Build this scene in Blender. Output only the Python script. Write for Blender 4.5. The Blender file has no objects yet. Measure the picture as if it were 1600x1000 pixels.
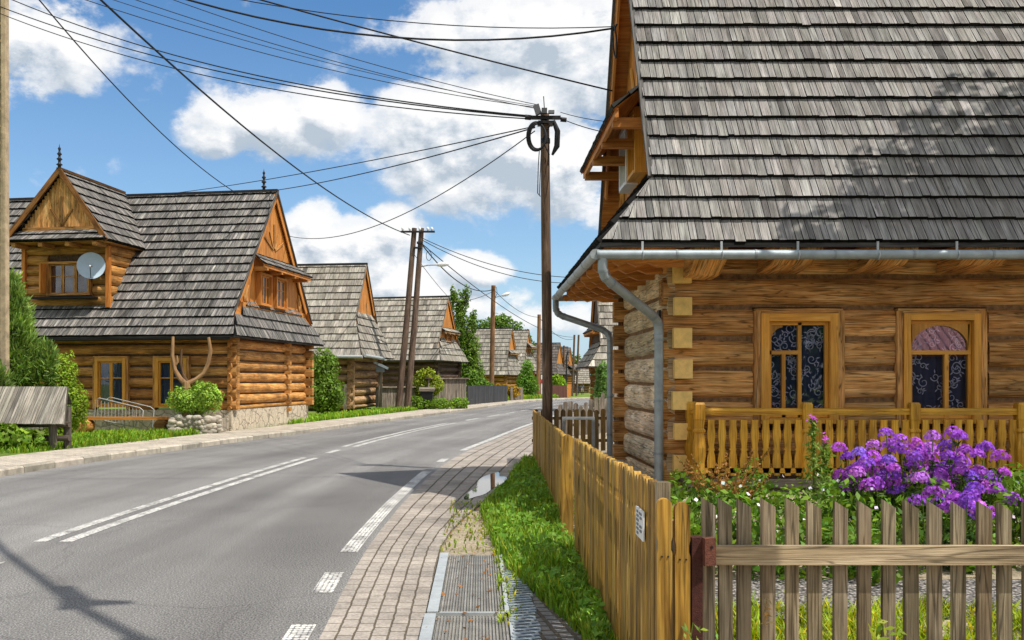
import bpy, math, random
import numpy as np
from mathutils import Vector, Matrix
random.seed(7); RNG = np.random.default_rng(7)
scn = bpy.context.scene
COL = scn.collection
V = Vector
PI = math.pi
def U(a, b): return random.uniform(a, b)
def R(d): return math.radians(d)

# ------------------------------------------------------------------ materials
def new_mat(name):
    m = bpy.data.materials.new(name); m.use_nodes = True
    nt = m.node_tree; nt.nodes.clear()
    out = nt.nodes.new('ShaderNodeOutputMaterial')
    b = nt.nodes.new('ShaderNodeBsdfPrincipled')
    nt.links.new(b.outputs[0], out.inputs[0])
    return m, nt, b, out
def nd(nt, t, **kw):
    n = nt.nodes.new(t)
    for k, v in kw.items():
        if k.startswith('i_'):
            n.inputs[int(k[2:])].default_value = v
        else: setattr(n, k, v)
    return n
def link(nt, a, b): nt.links.new(a, b)
def ramp(nt, src, stops):
    r = nt.nodes.new('ShaderNodeValToRGB')
    e = r.color_ramp.elements
    while len(e) < len(stops): e.new(0.5)
    for el, (p, c) in zip(e, stops):
        el.position = p; el.color = (c[0], c[1], c[2], 1) if not isinstance(c, (int, float)) else (c, c, c, 1)
    if src is not None: nt.links.new(src, r.inputs[0])
    return r
def mixc(nt, mode, fac, a, b):
    m = nt.nodes.new('ShaderNodeMix'); m.data_type = 'RGBA'; m.blend_type = mode
    for i, x in ((0, fac), (6, a), (7, b)):
        if hasattr(x, 'is_linked') or hasattr(x, 'links'): nt.links.new(x, m.inputs[i])
        elif isinstance(x, (int, float)): m.inputs[i].default_value = x if i == 0 else (x, x, x, 1)
        else: m.inputs[i].default_value = (x[0], x[1], x[2], 1)
    return m.outputs[2]
def scaled(nt, vec, s):
    m = nt.nodes.new('ShaderNodeMapping'); m.inputs['Scale'].default_value = s
    nt.links.new(vec, m.inputs[0]); return m.outputs[0]
def noise(nt, vec, scale, detail=4, rough=.6, dist=0.0):
    n = nt.nodes.new('ShaderNodeTexNoise'); n.inputs['Scale'].default_value = scale
    n.inputs['Detail'].default_value = detail; n.inputs['Roughness'].default_value = rough
    n.inputs['Distortion'].default_value = dist
    nt.links.new(vec, n.inputs['Vector']); return n.outputs['Fac']
def uvout(nt): return nt.nodes.new('ShaderNodeTexCoord').outputs['UV']
def objout(nt): return nt.nodes.new('ShaderNodeTexCoord').outputs['Object']
def geopos(nt): return nt.nodes.new('ShaderNodeNewGeometry').outputs['Position']
def tint(nt):
    a = nt.nodes.new('ShaderNodeAttribute'); a.attribute_name = 'tint'; return a.outputs['Color']
def bump(nt, b, h, strength, dist=.01):
    n = nt.nodes.new('ShaderNodeBump'); n.inputs['Strength'].default_value = strength
    n.inputs['Distance'].default_value = dist
    nt.links.new(h, n.inputs['Height']); nt.links.new(n.outputs[0], b.inputs['Normal'])
def spec(b, rough, s=.3):
    b.inputs['Roughness'].default_value = rough; b.inputs['Specular IOR Level'].default_value = s

def mat_wood(name, dark, mid, light, rough=.75, fine=70, fib=.45, stain=.5, bmp=.5, sp=.25, crack=0.0):
    m, nt, b, o = new_mat(name)
    uv = uvout(nt)
    n1 = noise(nt, scaled(nt, uv, (2.2, fine, 1)), 1, 5, .65)
    n2 = noise(nt, scaled(nt, uv, (.8, 11, 1)), 1, 3, .6, 1.6)
    n3 = noise(nt, scaled(nt, uv, (1.3, 3.0, 1)), 1, 4, .6)
    base = ramp(nt, n2, [(.3, dark), (.5, mid), (.72, light)]).outputs[0]
    fb = ramp(nt, n1, [(.33, 1 - fib), (.56, 1.0), (.75, 1 + fib * .35)]).outputs[0]
    c = mixc(nt, 'MULTIPLY', 1.0, base, fb)
    st = ramp(nt, n3, [(.36, 1 - stain), (.6, 1.0)]).outputs[0]
    c = mixc(nt, 'MULTIPLY', 1.0, c, st)
    if crack:
        cn = noise(nt, scaled(nt, uv, (.9, 16, 1)), 1, 2, .5, .4)
        ck = ramp(nt, cn, [(.475, 1.0), (.495, 1 - crack), (.505, 1 - crack), (.525, 1.0)]).outputs[0]
        c = mixc(nt, 'MULTIPLY', 1.0, c, ck)
    # knots
    vo = nt.nodes.new('ShaderNodeTexVoronoi'); vo.inputs['Scale'].default_value = 1
    link(nt, scaled(nt, uv, (2.3, 7.0, 1)), vo.inputs['Vector'])
    kn = ramp(nt, vo.outputs['Distance'], [(.03, .35), (.1, 1.0)]).outputs[0]
    c = mixc(nt, 'MULTIPLY', .8, c, kn)
    c = mixc(nt, 'MULTIPLY', 1.0, c, tint(nt))
    link(nt, c, b.inputs['Base Color']); spec(b, rough, sp)
    bump(nt, b, n1, bmp, .006)
    return m
def mat_plain(name, col, rough=.6, metal=0.0, var=.25, scale=6, sp=.3, bmp=0.0):
    m, nt, b, o = new_mat(name)
    p = geopos(nt)
    n = noise(nt, p, scale, 5, .65)
    v = ramp(nt, n, [(.3, 1 - var), (.7, 1 + var * .6)]).outputs[0]
    c = mixc(nt, 'MULTIPLY', 1.0, col, v)
    c = mixc(nt, 'MULTIPLY', 1.0, c, tint(nt))
    link(nt, c, b.inputs['Base Color']); spec(b, rough, sp); b.inputs['Metallic'].default_value = metal
    if bmp:
        n2 = noise(nt, p, scale * 6, 4, .6); bump(nt, b, n2, bmp, .01)
    return m
def mat_leaf(name, col, trans=.35, rough=.55):
    m, nt, b, o = new_mat(name)
    n = noise(nt, geopos(nt), 1.7, 3, .6)
    v = ramp(nt, n, [(.3, .7), (.7, 1.25)]).outputs[0]
    c = mixc(nt, 'MULTIPLY', 1.0, col, v)
    c = mixc(nt, 'MULTIPLY', 1.0, c, tint(nt))
    link(nt, c, b.inputs['Base Color']); spec(b, rough, .25)
    t = nt.nodes.new('ShaderNodeBsdfTranslucent')
    c2 = mixc(nt, 'MULTIPLY', 1.0, c, (1.3, 1.35, .5)); link(nt, c2, t.inputs[0])
    mx = nt.nodes.new('ShaderNodeMixShader'); mx.inputs[0].default_value = trans
    link(nt, b.outputs[0], mx.inputs[1]); link(nt, t.outputs[0], mx.inputs[2]); link(nt, mx.outputs[0], o.inputs[0])
    return m
M = {}
def build_materials():
    M['shingleA'] = mat_wood('weathered_shingle', (.195, .183, .168), (.335, .318, .296), (.46, .44, .412), .85, 120, .72, .28, .9, .12)
    M['shingleB'] = mat_wood('dark_shingle', (.125, .118, .11), (.235, .222, .205), (.47, .43, .375), .85, 60, .6, .45, .6, .12)
    M['shingleC'] = mat_wood('pale_shingle', (.27, .245, .20), (.42, .38, .315), (.56, .51, .43), .85, 45, .5, .4, .6, .12)
    M['shingleD'] = mat_wood('brown_shingle', (.11, .092, .085), (.19, .165, .15), (.28, .25, .23), .85, 45, .5, .4, .6, .15)
    M['logA'] = mat_wood('golden_log', (.55, .235, .065), (.86, .425, .135), (.96, .62, .28), .8, 75, .55, .45, .8, .15, .6)
    M['logAside'] = mat_wood('bleached_log', (.72, .50, .28), (.90, .69, .43), (.95, .82, .58), .9, 60, .42, .42, .9, .1, .6)
    M['logB'] = mat_wood('orange_log', (.42, .175, .045), (.68, .32, .085), (.80, .47, .175), .75, 50, .45, .5, .6, .2, .5)
    M['logC'] = mat_wood('aged_log', (.34, .18, .08), (.56, .335, .165), (.70, .48, .28), .8, 40, .45, .5, .5, .2, .5)
    M['logD'] = mat_wood('dark_log', (.09, .052, .036), (.17, .10, .066), (.27, .18, .125), .8, 40, .45, .5, .5)
    M['trim'] = mat_wood('varnished_trim', (.64, .265, .03), (.84, .395, .05), (.9, .47, .09), .5, 60, .22, .2, .2, .4)
    M['orange'] = mat_wood('orange_boards', (.46, .155, .028), (.66, .255, .05), (.76, .36, .09), .6, 50, .3, .3, .3)
    M['rail'] = mat_wood('yellow_rail', (.62, .28, .018), (.80, .41, .032), (.84, .48, .06), .5, 70, .34, .38, .4, .4, .35)
    M['fenceY'] = mat_wood('ochre_picket', (.29, .145, .02), (.56, .315, .048), (.72, .47, .11), .6, 90, .5, .55, .5, .3, .5)
    M['fenceG'] = mat_wood('grey_picket', (.25, .185, .11), (.43, .34, .215), (.58, .48, .33), .85, 110, .55, .5, .9, .12, .55)
    M['pole'] = mat_wood('creosoted_pole', (.09, .055, .035), (.19, .118, .072), (.32, .21, .14), .8, 40, .5, .4, .6)
    M['poleB'] = mat_wood('brown_pole', (.16, .08, .035), (.27, .14, .065), (.36, .2, .1), .8, 30, .4, .4, .5)
    M['oldwood'] = mat_wood('silver_wood', (.14, .11, .085), (.28, .235, .185), (.42, .36, .29), .85, 60, .5, .5, .6, .15)
    M['chink'] = mat_plain('chinking', (.10, .06, .032), .9, var=.6, scale=14, bmp=.6)
    M['chinkA'] = mat_plain('moss_chinking', (.25, .14, .065), .9, var=.6, scale=14, bmp=.6)
    M['cream'] = mat_plain('cream_paint', (.92, .62, .20), .75, var=.2, scale=9, bmp=.2)
    M['zinc'] = mat_plain('zinc', (.34, .39, .41), .5, .35, var=.22, scale=7, sp=.5)
    M['zincL'] = mat_plain('pale_zinc', (.46, .49, .49), .55, .3, var=.2, scale=9, sp=.5)
    M['black'] = mat_plain('black_rubber', (.012, .012, .013), .5, var=.2)
    M['iron'] = mat_plain('dark_iron', (.03, .028, .028), .5, .3, var=.3, scale=12)
    M['rust'] = mat_plain('rust_paint', (.13, .04, .025), .75, var=.5, scale=40, bmp=.6)
    M['white'] = mat_plain('white_enamel', (.78, .78, .76), .4, var=.08, scale=9)
    M['grey'] = mat_plain('grey_enamel', (.28, .29, .3), .5, var=.15)
    M['red'] = mat_plain('red_paint', (.5, .03, .05), .5, var=.1)
    M['blue'] = mat_plain('blue_plastic', (.03, .12, .5), .4, var=.1)
    M['concrete'] = mat_plain('concrete', (.46, .41, .33), .9, var=.35, scale=5, bmp=.5, sp=.15)
    M['curtain'] = mat_plain('lace_curtain', (.055, .075, .15), .9, var=.2, scale=3, sp=.05)
    M['lace'] = mat_plain('lace_thread', (.62, .64, .86), .9, var=.1, scale=3, sp=.05)
    M['cloth'] = mat_plain('coloured_cloth', (.8, .8, .8), .85, var=.12, scale=8, sp=.1)
    M['skin'] = mat_plain('skin', (.55, .33, .24), .6, var=.06)
    M['petal'] = mat_leaf('phlox_petal', (.47, .125, .88), .3, .6)
    M['leaf'] = mat_leaf('leaf', (.15, .235, .032), .3)
    M['needle'] = mat_leaf('needle', (.19, .29, .06), .2)
    M['grass'] = mat_leaf('grass_blade', (.20, .36, .035), .35)
    M['dish'] = mat_plain('dish_enamel', (.40, .50, .58), .35, var=.08, sp=.5)
    M['redroof'] = mat_plain('pink_metal_roof', (.95, .22, .30), .5, var=.15)
    M['grateM'] = mat_plain('grating_metal', (.30, .285, .25), .6, .3, var=.35, scale=8)
    M['iron2'] = mat_wood('charcoal_boards', (.035, .035, .038), (.06, .06, .065), (.1, .1, .1), .7, 40, .3, .3, .3)
    M['orangeP'] = mat_plain('orange_paint', (.70, .23, .03), .6, var=.2)
    M['oldtrunk'] = mat_wood('peeled_trunk', (.24, .12, .05), (.42, .24, .11), (.56, .36, .19), .7, 30, .4, .4, .4)
    M['poleC'] = mat_wood('grey_brown_pole', (.09, .055, .038), (.17, .11, .078), (.27, .19, .14), .8, 30, .4, .4, .5)
    M['skinP'] = mat_plain('skin_tone', (.60, .34, .24), .6, var=.06)
    M['leafD'] = mat_leaf('dark_leaf', (.06, .12, .022), .25)
    M['straw'] = mat_leaf('dry_straw', (.42, .28, .12), .25)
    # stone
    for nm, c0, c1, sc in (('stone', (.24, .20, .15), (.50, .43, .33), 3.4), ('stoneP', (.48, .40, .29), (.68, .59, .45), 2.6)):
        m, nt, b, o = new_mat(nm)
        p = geopos(nt)
        vo = nd(nt, 'ShaderNodeTexVoronoi', feature='DISTANCE_TO_EDGE'); vo.inputs['Scale'].default_value = sc
        ds = nd(nt, 'ShaderNodeVectorMath', operation='ADD')
        nn = nt.nodes.new('ShaderNodeTexNoise'); nn.inputs['Scale'].default_value = 4; link(nt, p, nn.inputs['Vector'])
        sc2 = nd(nt, 'ShaderNodeVectorMath', operation='SCALE'); link(nt, nn.outputs['Color'], sc2.inputs[0]); sc2.inputs['Scale'].default_value = .25
        link(nt, p, ds.inputs[0]); link(nt, sc2.outputs[0], ds.inputs[1]); link(nt, ds.outputs[0], vo.inputs['Vector'])
        e = ramp(nt, vo.outputs['Distance'], [(.0, .45), (.07, 1.0)]).outputs[0]
        col = ramp(nt, noise(nt, p, 5, 6, .7), [(.3, c0), (.7, c1)]).outputs[0]
        c = mixc(nt, 'MULTIPLY', 1.0, col, e); c = mixc(nt, 'MULTIPLY', 1.0, c, tint(nt))
        link(nt, c, b.inputs['Base Color']); spec(b, .9, .15)
        bump(nt, b, mixc(nt, 'MULTIPLY', 1.0, e, noise(nt, p, 14, 5, .7)), .9, .04); M[nm] = m
    # asphalt
    m, nt, b, o = new_mat('asphalt'); p = geopos(nt)
    c = ramp(nt, noise(nt, p, 0.35, 5, .6), [(.3, (.165, .158, .150)), (.7, (.235, .226, .214))]).outputs[0]
    g = ramp(nt, noise(nt, p, 75, 3, .8), [(.38, .30), (.5, .95), (.62, 2.1)]).outputs[0]
    c = mixc(nt, 'MULTIPLY', 1.0, c, g)
    uv = uvout(nt)
    sx = nt.nodes.new('ShaderNodeSeparateXYZ'); link(nt, uv, sx.inputs[0])
    wv = nd(nt, 'ShaderNodeMath', operation='MULTIPLY_ADD'); link(nt, sx.outputs['Y'], wv.inputs[0]); wv.inputs[1].default_value = 3.27; wv.inputs[2].default_value = .9
    sn = nd(nt, 'ShaderNodeMath', operation='SINE'); link(nt, wv.outputs[0], sn.inputs[0])
    tk = ramp(nt, sn.outputs[0], [(.0, .86), (1.0, 1.06)]).outputs[0]
    c = mixc(nt, 'MULTIPLY', .8, c, tk)
    tr = ramp(nt, noise(nt, scaled(nt, uv, (.06, 1.1, 1)), 1, 3, .5), [(.35, .78), (.6, 1.08)]).outputs[0]
    c = mixc(nt, 'MULTIPLY', 1.0, c, tr)
    pw = nt.nodes.new('ShaderNodeTexVoronoi'); pw.feature = 'DISTANCE_TO_EDGE'; pw.inputs['Scale'].default_value = .22
    dn = nt.nodes.new('ShaderNodeTexNoise'); dn.inputs['Scale'].default_value = .9; link(nt, p, dn.inputs['Vector'])
    av = nd(nt, 'ShaderNodeVectorMath', operation='ADD'); link(nt, p, av.inputs[0]); link(nt, dn.outputs['Color'], av.inputs[1]); link(nt, av.outputs[0], pw.inputs['Vector'])
    ck = ramp(nt, pw.outputs['Distance'], [(.0, .45), (.005, 1.0)]).outputs[0]
    c = mixc(nt, 'MULTIPLY', .38, c, ck)
    sp2 = ramp(nt, noise(nt, p, 2.2, 4, .7), [(.24, .62), (.34, 1.0)]).outputs[0]
    c = mixc(nt, 'MULTIPLY', .8, c, sp2)
    link(nt, c, b.inputs['Base Color']); spec(b, .82, .25)
    bump(nt, b, noise(nt, p, 140, 3, .7), .3, .004); M['asphalt'] = m
    # road paint (profiled marking: studs with asphalt between)
    m, nt, b, o = new_mat('road_paint'); uv = uvout(nt)
    vo = nt.nodes.new('ShaderNodeTexVoronoi'); vo.inputs['Scale'].default_value = 1; vo.inputs['Randomness'].default_value = .25
    link(nt, scaled(nt, uv, (19, 27, 1)), vo.inputs['Vector'])
    k = ramp(nt, vo.outputs['Distance'], [(.42, (.70, .68, .63)), (.54, (.20, .195, .185))]).outputs[0]
    w = ramp(nt, noise(nt, geopos(nt), 3, 6, .75), [(.36, .42), (.54, 1.0)]).outputs[0]
    link(nt, mixc(nt, 'MULTIPLY', 1.0, k, w), b.inputs['Base Color']); spec(b, .7); M['paint'] = m
    # pavers (brick rows along the road)
    for nm, c1, c2, bw, rh, mort in (('paver', (.41, .36, .31), (.325, .287, .25), .2, .10, .007),
                                     ('slab', (.56, .49, .395), (.49, .43, .35), .22, .22, .008),
                                     ('cobble', (.27, .25, .235), (.19, .18, .175), .11, .10, .016)):
        m, nt, b, o = new_mat(nm); uv = uvout(nt); p = geopos(nt)
        wob = nt.nodes.new('ShaderNodeTexNoise'); wob.inputs['Scale'].default_value = 9; link(nt, uv, wob.inputs['Vector'])
        s3 = nd(nt, 'ShaderNodeVectorMath', operation='SCALE'); link(nt, wob.outputs['Color'], s3.inputs[0]); s3.inputs['Scale'].default_value = .016
        ad = nd(nt, 'ShaderNodeVectorMath', operation='ADD'); link(nt, uv, ad.inputs[0]); link(nt, s3.outputs[0], ad.inputs[1])
        br = nt.nodes.new('ShaderNodeTexBrick'); br.inputs['Scale'].default_value = 1
        br.inputs['Brick Width'].default_value = bw; br.inputs['Row Height'].default_value = rh
        br.inputs['Mortar Size'].default_value = mort; br.inputs['Mortar Smooth'].default_value = .3
        br.inputs['Color1'].default_value = (*c1, 1); br.inputs['Color2'].default_value = (*c2, 1)
        br.inputs['Mortar'].default_value = (.13, .105, .075, 1); link(nt, ad.outputs[0], br.inputs['Vector'])
        d = ramp(nt, noise(nt, p, 1.6, 6, .7), [(.3, .62), (.62, 1.1)]).outputs[0]
        g = ramp(nt, noise(nt, p, 45, 3, .7), [(.35, .75), (.65, 1.2)]).outputs[0]
        c = mixc(nt, 'MULTIPLY', 1.0, br.outputs['Color'], d); c = mixc(nt, 'MULTIPLY', 1.0, c, g)
        link(nt, c, b.inputs['Base Color']); spec(b, .88, .15)
        inv = ramp(nt, br.outputs['Fac'], [(0, 1.0), (1, 0.0)]).outputs[0]
        bump(nt, b, inv, .8, .012); M[nm] = m
    # earth / turf / gravel sheets
    for nm, a, b2, c3 in (('turf', (.07, .10, .02), (.15, .23, .04), (.30, .29, .10)),
                          ('earth', (.14, .11, .07), (.24, .19, .13), (.32, .27, .2)),
                          ('dirt', (.22, .18, .12), (.40, .33, .235), (.50, .43, .33))):
        m, nt, b, o = new_mat(nm); p = geopos(nt)
        c = ramp(nt, noise(nt, p, 1.3, 8, .72), [(.3, a), (.5, b2), (.72, c3)]).outputs[0]
        g = ramp(nt, noise(nt, p, 40, 4, .7), [(.3, .6), (.7, 1.3)]).outputs[0]
        link(nt, mixc(nt, 'MULTIPLY', 1.0, c, g), b.inputs['Base Color']); spec(b, .95, .1)
        bump(nt, b, noise(nt, p, 25, 5, .7), .8, .03); M[nm] = m
    m, nt, b, o = new_mat('gravel'); p = geopos(nt)
    vo = nt.nodes.new('ShaderNodeTexVoronoi'); vo.inputs['Scale'].default_value = 38; link(nt, p, vo.inputs['Vector'])
    c = ramp(nt, vo.outputs['Distance'], [(.2, (.40, .37, .34)), (.75, (.06, .055, .05))]).outputs[0]
    hs = ramp(nt, vo.outputs['Color'], [(.1, .6), (.9, 1.25)]).outputs[0]
    link(nt, mixc(nt, 'MULTIPLY', 1.0, c, hs), b.inputs['Base Color']); spec(b, .9, .2)
    iv = ramp(nt, vo.outputs['Distance'], [(0, 1.0), (.8, 0.0)]).outputs[0]; bump(nt, b, iv, 1.0, .02); M['gravel'] = m
    # glass
    m, nt, b, o = new_mat('window_glass'); nt.nodes.remove(b)
    tr = nt.nodes.new('ShaderNodeBsdfTransparent'); gl = nt.nodes.new('ShaderNodeBsdfGlossy'); gl.inputs['Roughness'].default_value = .015
    fr = nt.nodes.new('ShaderNodeFresnel'); fr.inputs[0].default_value = 1.5
    md = nd(nt, 'ShaderNodeMath', operation='MULTIPLY_ADD'); link(nt, fr.outputs[0], md.inputs[0]); md.inputs[1].default_value = 1.5; md.inputs[2].default_value = .04
    mx = nt.nodes.new('ShaderNodeMixShader'); link(nt, md.outputs[0], mx.inputs[0]); link(nt, tr.outputs[0], mx.inputs[1]); link(nt, gl.outputs[0], mx.inputs[2]); link(nt, mx.outputs[0], o.inputs[0]); M['glass'] = m
    # puddle water
    m, nt, b, o = new_mat('puddle_water'); b.inputs['Base Color'].default_value = (.06, .05, .04, 1); spec(b, .02, 1.0); b.inputs['IOR'].default_value = 1.9
    bump(nt, b, noise(nt, geopos(nt), 3, 2, .5), .01, .01); M['water'] = m

# ------------------------------------------------------------------ mesh builder
class MB:
    def __init__(s): s.v = []; s.f = []; s.uv = []; s.t = []; s.mi = []; s.sm = []
    def face(s, pts, uvs, t=(1, 1, 1), mi=0, sm=False):
        i = len(s.v); s.v.extend([tuple(p) for p in pts]); s.f.append(tuple(range(i, i + len(pts))))
        s.uv.extend(uvs); s.t.append(t); s.mi.append(mi); s.sm.append(sm)
    def grid(s, rows, t=(1, 1, 1), uv0=(0, 0), uvs=None, close=False, mi=0, sm=True, cap=False, captint=None):
        """rows: list of rings / lines of points, shared verts, smooth"""
        i0 = len(s.v); n = len(rows[0])
        for r in rows: s.v.extend([tuple(p) for p in r])
        m = n if close else n - 1
        for a in range(len(rows) - 1):
            for b in range(m):
                c = (b + 1) % n
                s.f.append((i0 + a * n + b, i0 + a * n + c, i0 + (a + 1) * n + c, i0 + (a + 1) * n + b))
                if uvs:
                    ua, ub = uvs[0][a], uvs[0][a + 1]; va, vb = uvs[1][b], uvs[1][b + 1]
                    s.uv.extend([(ua + uv0[0], va + uv0[1]), (ua + uv0[0], vb + uv0[1]), (ub + uv0[0], vb + uv0[1]), (ub + uv0[0], va + uv0[1])])
                else: s.uv.extend([uv0] * 4)
                s.t.append(t); s.mi.append(mi); s.sm.append(sm)
        if cap:
            for r, rev in ((rows[0], True), (rows[-1], False)):
                pts = list(reversed(r)) if rev else list(r)
                k = V((0, 0, 0))
                for p in pts: k = k + V(p)
                k /= len(pts)
                s.face(pts, [(uv0[0] + (V(p) - k).x * .3 + (V(p) - k).y * .3, uv0[1] + (V(p) - k).z) for p in pts], captint or t, mi, False)
    def box(s, c, ax, ay, az, t=(1, 1, 1), grain=None, mi=0, skip=()):
        """c centre, ax ay az half-extent vectors"""
        c = V(c); A = [V(ax), V(ay), V(az)]; L = [a.length for a in A]
        if grain is None: grain = max(range(3), key=lambda i: L[i])
        if A[0].cross(A[1]).dot(A[2]) < 0: A[0] = -A[0]
        o = (U(0, 30), U(0, 30))
        for i in range(3):
            j, k = (i + 1) % 3, (i + 2) % 3
            for sg in (1, -1):
                if (i, sg) in skip: continue
                q = [(-1, -1), (1, -1), (1, 1), (-1, 1)]
                if sg < 0: q.reverse()
                pts = [c + A[i] * sg + A[j] * a + A[k] * b for a, b in q]
                if grain == j: uv = [(o[0] + a * L[j], o[1] + b * L[k] + i) for a, b in q]
                elif grain == k: uv = [(o[0] + b * L[k], o[1] + a * L[j] + i) for a, b in q]
                else: uv = [(o[0] + a * L[j] * .2, o[1] + b * L[k]) for a, b in q]
                s.face(pts, uv, t, mi)
    def bx(s, x0, x1, y0, y1, z0, z1, t=(1, 1, 1), grain=None, mi=0):
        s.box(((x0 + x1) / 2, (y0 + y1) / 2, (z0 + z1) / 2), ((x1 - x0) / 2, 0, 0), (0, (y1 - y0) / 2, 0), (0, 0, (z1 - z0) / 2), t, grain, mi)
    def beam(s, p, q, w, h, up=(0, 0, 1), t=(1, 1, 1), mi=0):
        p, q = V(p), V(q); d = q - p; L = d.length; d.normalize()
        sd = d.cross(V(up)); 
        if sd.length < 1e-4: sd = V((1, 0, 0))
        sd.normalize(); u2 = sd.cross(d)
        s.box((p + q) / 2, d * (L / 2), sd * (w / 2), u2 * (h / 2), t, 0, mi)
    def tube(s, pts, r, n=8, t=(1, 1, 1), mi=0, cap=True, sm=True):
        pts = [V(p) for p in pts]; rs = r if isinstance(r, (list, tuple)) else [r] * len(pts)
        rows = []; us = [0.0]; nrm = None
        for i, p in enumerate(pts):
            a = pts[max(i - 1, 0)]; b = pts[min(i + 1, len(pts) - 1)]; d = (b - a)
            if d.length < 1e-9: d = V((0, 0, 1))
            d.normalize()
            if nrm is None:
                nrm = d.orthogonal().normalized()
            else:
                nrm = nrm - d * nrm.dot(d)
                nrm = nrm.normalized() if nrm.length > 1e-6 else d.orthogonal().normalized()
            bn = d.cross(nrm)
            rows.append([p + (nrm * math.cos(2 * PI * k / n) + bn * math.sin(2 * PI * k / n)) * rs[i] for k in range(n)])
            if i: us.append(us[-1] + (pts[i] - pts[i - 1]).length)
        vs = [2 * PI * max(rs) * k / n for k in range(n + 1)]
        s.grid(rows, t, (U(0, 30), U(0, 30)), (us, vs), True, mi, sm, cap)
    def lathe(s, c, prof, n=12, t=(1, 1, 1), mi=0, ax=None):
        c = V(c)
        if ax is None: X, Y, Z = V((1, 0, 0)), V((0, 1, 0)), V((0, 0, 1))
        else: Z = V(ax).normalized(); X = Z.orthogonal().normalized(); Y = Z.cross(X)
        rows = [[c + Z * z + (X * math.cos(2 * PI * k / n) + Y * math.sin(2 * PI * k / n)) * max(r, .0005) for k in range(n)] for r, z in prof]
        us = [z for r, z in prof]; vs = [k * .02 for k in range(n + 1)]
        s.grid(rows, t, (U(0, 30), U(0, 30)), (us, vs), True, mi, True, True)
    def prism(s, outline, o, ax, ay, nrm, depth, t=(1, 1, 1), mi=0, vert=True):
        """outline of (a,b) in plane o+a*ax+b*ay; extruded by depth along -nrm. grain along ay if vert"""
        o, ax, ay, nrm = V(o), V(ax), V(ay), V(nrm); of = (U(0, 30), U(0, 30))
        F = [o + ax * a + ay * b for a, b in outline]; B = [p - nrm * depth for p in F]
        uv = [((of[0] + b, of[1] + a) if vert else (of[0] + a, of[1] + b)) for a, b in outline]
        if ax.cross(ay).dot(nrm) > 0: s.face(F, uv, t, mi); s.face(B[::-1], uv[::-1], t, mi)
        else: s.face(F[::-1], uv[::-1], t, mi); s.face(B, uv, t, mi)
        n = len(F); l = 0
        for i in range(n):
            j = (i + 1) % n; L = (F[j] - F[i]).length
            s.face([F[i], B[i], B[j], F[j]], [(of[0] + l, of[1]), (of[0] + l, of[1] + depth), (of[0] + l + L, of[1] + depth), (of[0] + l + L, of[1])], t, mi); l += L
    def sphere(s, c, r, n=10, m=7, t=(1, 1, 1), sc=(1, 1, 1), mi=0):
        c = V(c)
        rows = [[c + V((math.cos(2 * PI * k / n) * math.sin(PI * j / m) * r * sc[0], math.sin(2 * PI * k / n) * math.sin(PI * j / m) * r * sc[1], math.cos(PI * j / m) * r * sc[2])) for k in range(n)] for j in range(m + 1)]
        s.grid(rows, t, (U(0, 30), U(0, 30)), ([j * .1 for j in range(m + 1)], [k * .1 for k in range(n + 1)]), True, mi)
    def build(s, name, mats, parent=None, org=None, mesh_only=False):
        if not isinstance(mats, (list, tuple)): mats = [mats]
        me = bpy.data.meshes.new(name)
        vv = s.v
        if org is not None:
            vv = (np.array(s.v, dtype=float) - np.array(org)).tolist() if s.v else []
        me.from_pydata(vv, [], s.f)
        for m in mats: me.materials.append(m)
        uvl = me.uv_layers.new(name='UVMap'); uvl.data.foreach_set('uv', np.array(s.uv, dtype=np.float32).ravel())
        at = me.attributes.new('tint', 'FLOAT_COLOR', 'CORNER')
        cnt = np.array([len(f) for f in s.f]); tt = np.ones((len(s.f), 4), np.float32); tt[:, :3] = np.array(s.t, dtype=np.float32).reshape(-1, 3)
        at.data.foreach_set('color', np.repeat(tt, cnt, axis=0).ravel())
        me.polygons.foreach_set('material_index', np.array(s.mi, dtype=np.int32))
        me.polygons.foreach_set('use_smooth', np.array(s.sm, dtype=bool))
        me.update()
        o = bpy.data.objects.new(name, me); COL.objects.link(o)
        if parent: o.parent = parent
        return o

def np_obj(name, Vx, k, T, mat, parent=None, org=None, smooth=False):
    """Vx (N,k,3) separate polygons with k corners; T (N,3) tint"""
    N = len(Vx); Vx = np.asarray(Vx, dtype=np.float32)
    if org is not None: Vx = Vx - np.array(org, dtype=np.float32)
    me = bpy.data.meshes.new(name)
    me.vertices.add(N * k); me.vertices.foreach_set('co', Vx.reshape(-1))
    me.loops.add(N * k); me.loops.foreach_set('vertex_index', np.arange(N * k, dtype=np.int32))
    me.polygons.add(N); me.polygons.foreach_set('loop_start', np.arange(0, N * k, k, dtype=np.int32))
    me.update(calc_edges=True)
    at = me.attributes.new('tint', 'FLOAT_COLOR', 'CORNER')
    tt = np.ones((N, 4), np.float32); tt[:, :3] = T
    at.data.foreach_set('color', np.repeat(tt, k, axis=0).ravel())
    me.materials.append(mat); me.validate()
    o = bpy.data.objects.new(name, me); COL.objects.link(o)
    if parent: o.parent = parent
    return o

# ------------------------------------------------------------------ naming helpers
def tag(o, label=None, cat=None, group=None, kind=None):
    if label: o['label'] = label
    if cat: o['category'] = cat
    if group: o['group'] = group
    if kind: o['kind'] = kind
    return o
def thing(name, loc, label, cat, group=None, rotz=0):
    o = bpy.data.objects.new(name, None); COL.objects.link(o); o.empty_display_size = .2
    o.location = loc; o.rotation_euler = (0, 0, rotz); tag(o, label, cat, group); return o
def struct(o): o['kind'] = 'structure'; return o
def gz(y):
    t = min(max((y - 60) / 75, 0), 1); return -.6 * t * t * (3 - 2 * t)
def lum(a, b, w=0.03):
    l = U(a, b); return (l * (1 + U(-w, w)), l, l * (1 + U(-w, w)))
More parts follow.
